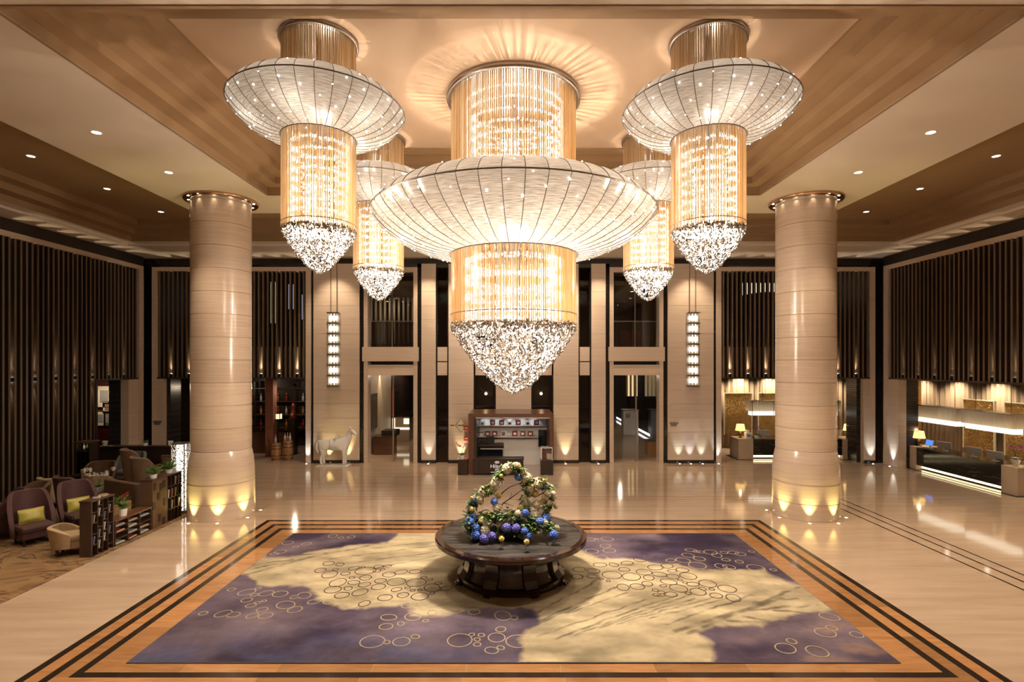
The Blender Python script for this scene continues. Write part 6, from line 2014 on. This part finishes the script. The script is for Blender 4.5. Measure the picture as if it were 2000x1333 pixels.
for x0, x1, Y, lab in ((wx(219, 21.2), wx(236, 21.2), 21.2, 'red brick pillar beside the pictures in the left corner'), (wx(518, 22.8), wx(533, 22.8), 22.8, 'red brick pillar behind the left column')):
    brick_pillar(x0, x1, Y, 3.36, lab)
for k, (px, py, w_, h_, lab) in enumerate([(204, 775, 0.28, 0.42, 'larger framed picture with white mount in the bar corner'), (210, 796, 0.16, 0.22, 'small white framed picture below the larger one'), (196, 818, 0.2, 0.28, 'pale framed picture, low in the bar corner'), (211, 818, 0.14, 0.28, 'green picture, low in the bar corner')]):
    Yp = 21.66
    o = empty('framed_picture', (wx(px, Yp), Yp, wz(py, Yp)), 0, lab, 'picture')
    MB().box(-w_, w_, -0.02, 0.0, -h_, h_).build('mount', m_wpetal if k < 3 else m_leaf, o)
    MB().box(-w_ * .6, w_ * .6, -0.026, -0.02, -h_ * .6, h_ * .6).build('print', m_books[['grey', 'brown', 'grey', 'grey'][k]], o)
    MB().box(-w_ - 0.02, w_ + 0.02, -0.03, 0, h_, h_ + 0.02).box(-w_ - 0.02, w_ + 0.02, -0.03, 0, -h_ - 0.02, -h_).box(-w_ - 0.02, -w_, -0.03, 0, -h_, h_).box(w_, w_ + 0.02, -0.03, 0, -h_, h_).build('frame', m_dwood, o)
fill_bulb(-16.3, 20.6, 3.5, 0.5, 40, 'added fill bulb in the bar corner by the pictures')
fill_bulb(-9.6, 23.6, 3.5, 0.5, 45, 'added fill bulb in the bar above the barrels')
fill_bulb(-13.0, 23.2, 3.5, 0.5, 30, 'added fill bulb in the bar left of the column')
# barrels
m_barrel = mat('oak_barrel', (0.36, 0.18, 0.07), 0.4, base2=(0.26, 0.12, 0.045), scale=(8, 8, 0.6), freq=3, rand=0.1)
Yb_ = 22.05
for px, hgt, lab in ((540, 0.70, 'shorter oak barrel at the bar entrance'), (562.5, 0.80, 'taller oak barrel at the bar entrance')):
    o = empty('barrel', (wx(px, Yb_), Yb_, 0), 0, lab, 'barrel')
    n = 14
    for k in range(n):
        a0, a1 = 2 * PI * k / n + 0.012, 2 * PI * (k + 1) / n - 0.012
        pr_ = [(0.185, 0), (0.21, hgt * 0.25), (0.222, hgt * 0.5), (0.21, hgt * 0.75), (0.185, hgt)]
        MB().lathe(pr_, 3, (0, 0, 0), a0, a1).build('stave', m_barrel, o)
    MB().lathe([(0.18, 0.01), (0.18, hgt - 0.02)], 24).build('head', m_barrel, o)
    for t in (0.12, 0.3, 0.7, 0.88):
        rr_ = 0.19 + 0.034 * math.sin(PI * t)
        MB().lathe([(rr_, hgt * t - 0.018), (rr_ + 0.006, hgt * t), (rr_, hgt * t + 0.018)], 28, cap=False).build('hoop', m_dmetal, o)
for k, (px, kd, lab) in enumerate([(539, 'clear', 'clear bottle on the shorter barrel'), (557, 'clear', 'left bottle on the taller barrel'), (562, 'amber', 'middle bottle on the taller barrel'), (567, 'clear', 'right bottle on the taller barrel')]):
    bottle((wx(px, Yb_), Yb_ - 0.02, 0.70 if k == 0 else 0.80), kd, lab, 'bottles on the barrels', 1.3)
# back bar shelf and counter
bs = empty('back_bar_shelf', (-10.6, 25.6, 0), 0, 'dark back bar shelving deep inside the bar', 'shelf')
for k in range(4): MB().box(-3.6, 2.2, -0.15, 0.15, 0.9 + k * 0.62, 0.94 + k * 0.62).build('shelf', m_kwood, bs)
for x in (-3.6, -1.7, 0.2, 2.1): MB().box(x, x + 0.08, -0.16, 0.2, 0, 3.1).build('upright', m_dwood, bs)
cnt = 0
for k in range(3):
    for j in range(14):
        x = -14.0 + j * 0.4
        kd = ['red', 'amber', 'clear', 'red', 'green'][(j * 2 + k) % 5]
        bottle((x, 25.55, 0.94 + (k + 0) * 0.62), kd, '%s bottle, %s from left on back bar shelf row %s' % (kd, ORD[j], ['one', 'two', 'three'][k]), 'bottles on the back bar', 1.5)
fb_ = empty('bar_counter', (-12.6, 24.0, 0), 0, 'dark red bar counter inside the bar room', 'counter')
MB().box(-1.4, 2.4, -0.25, 0.25, 0, 0.95).build('front', m_kwood, fb_)
MB().box(-1.45, 2.45, -0.32, 0.32, 0.95, 1.0).build('top', m_lacquer, fb_, bevel=0.006)
ll = empty('lantern', (wx(543, 23.2), 23.2, 0), 0, 'small lit lantern on a stand behind the barrels', 'lantern')
MB().box(-0.12, 0.12, -0.12, 0.12, 1.58, 1.8).build('glow_box', emitter('lantern_glow', (1.0, 0.85, 0.5), 0.9), ll)
MB().box(-0.14, 0.14, -0.14, 0.14, 1.54, 1.58).box(-0.14, 0.14, -0.14, 0.14, 1.8, 1.83).box(-0.14, -0.12, -0.14, -0.12, 1.58, 1.8).box(0.12, 0.14, -0.14, -0.12, 1.58, 1.8).box(-0.14, -0.12, 0.12, 0.14, 1.58, 1.8).box(0.12, 0.14, 0.12, 0.14, 1.58, 1.8).build('frame', m_blackmetal, ll)
MB().lathe([(0.15, 0), (0.15, 0.02), (0.02, 0.04), (0.02, 1.54)], 12).build('stand', m_blackmetal, ll)
for k, (px, lab) in enumerate([(572, 'ornate red and gold figure on a bar stand')]):
    o = empty('figurine', (wx(px, 23.6), 23.6, 0), 0, lab, 'figurine')
    MB().box(-0.15, 0.15, -0.15, 0.15, 0, 1.6).build('stand', m_dwood, o)
    MB().lathe([(0.001, 1.6), (0.11, 1.6), (0.07, 1.72), (0.09, 1.85), (0.04, 1.95), (0.07, 2.05), (0.03, 2.2), (0.001, 2.24)], 12, cap=False).build('figure', m_red, o, True)
    MB().lathe([(0.085, 1.7), (0.09, 1.74), (0.08, 1.78)], 12, cap=False).build('sash', m_gold, o, True)
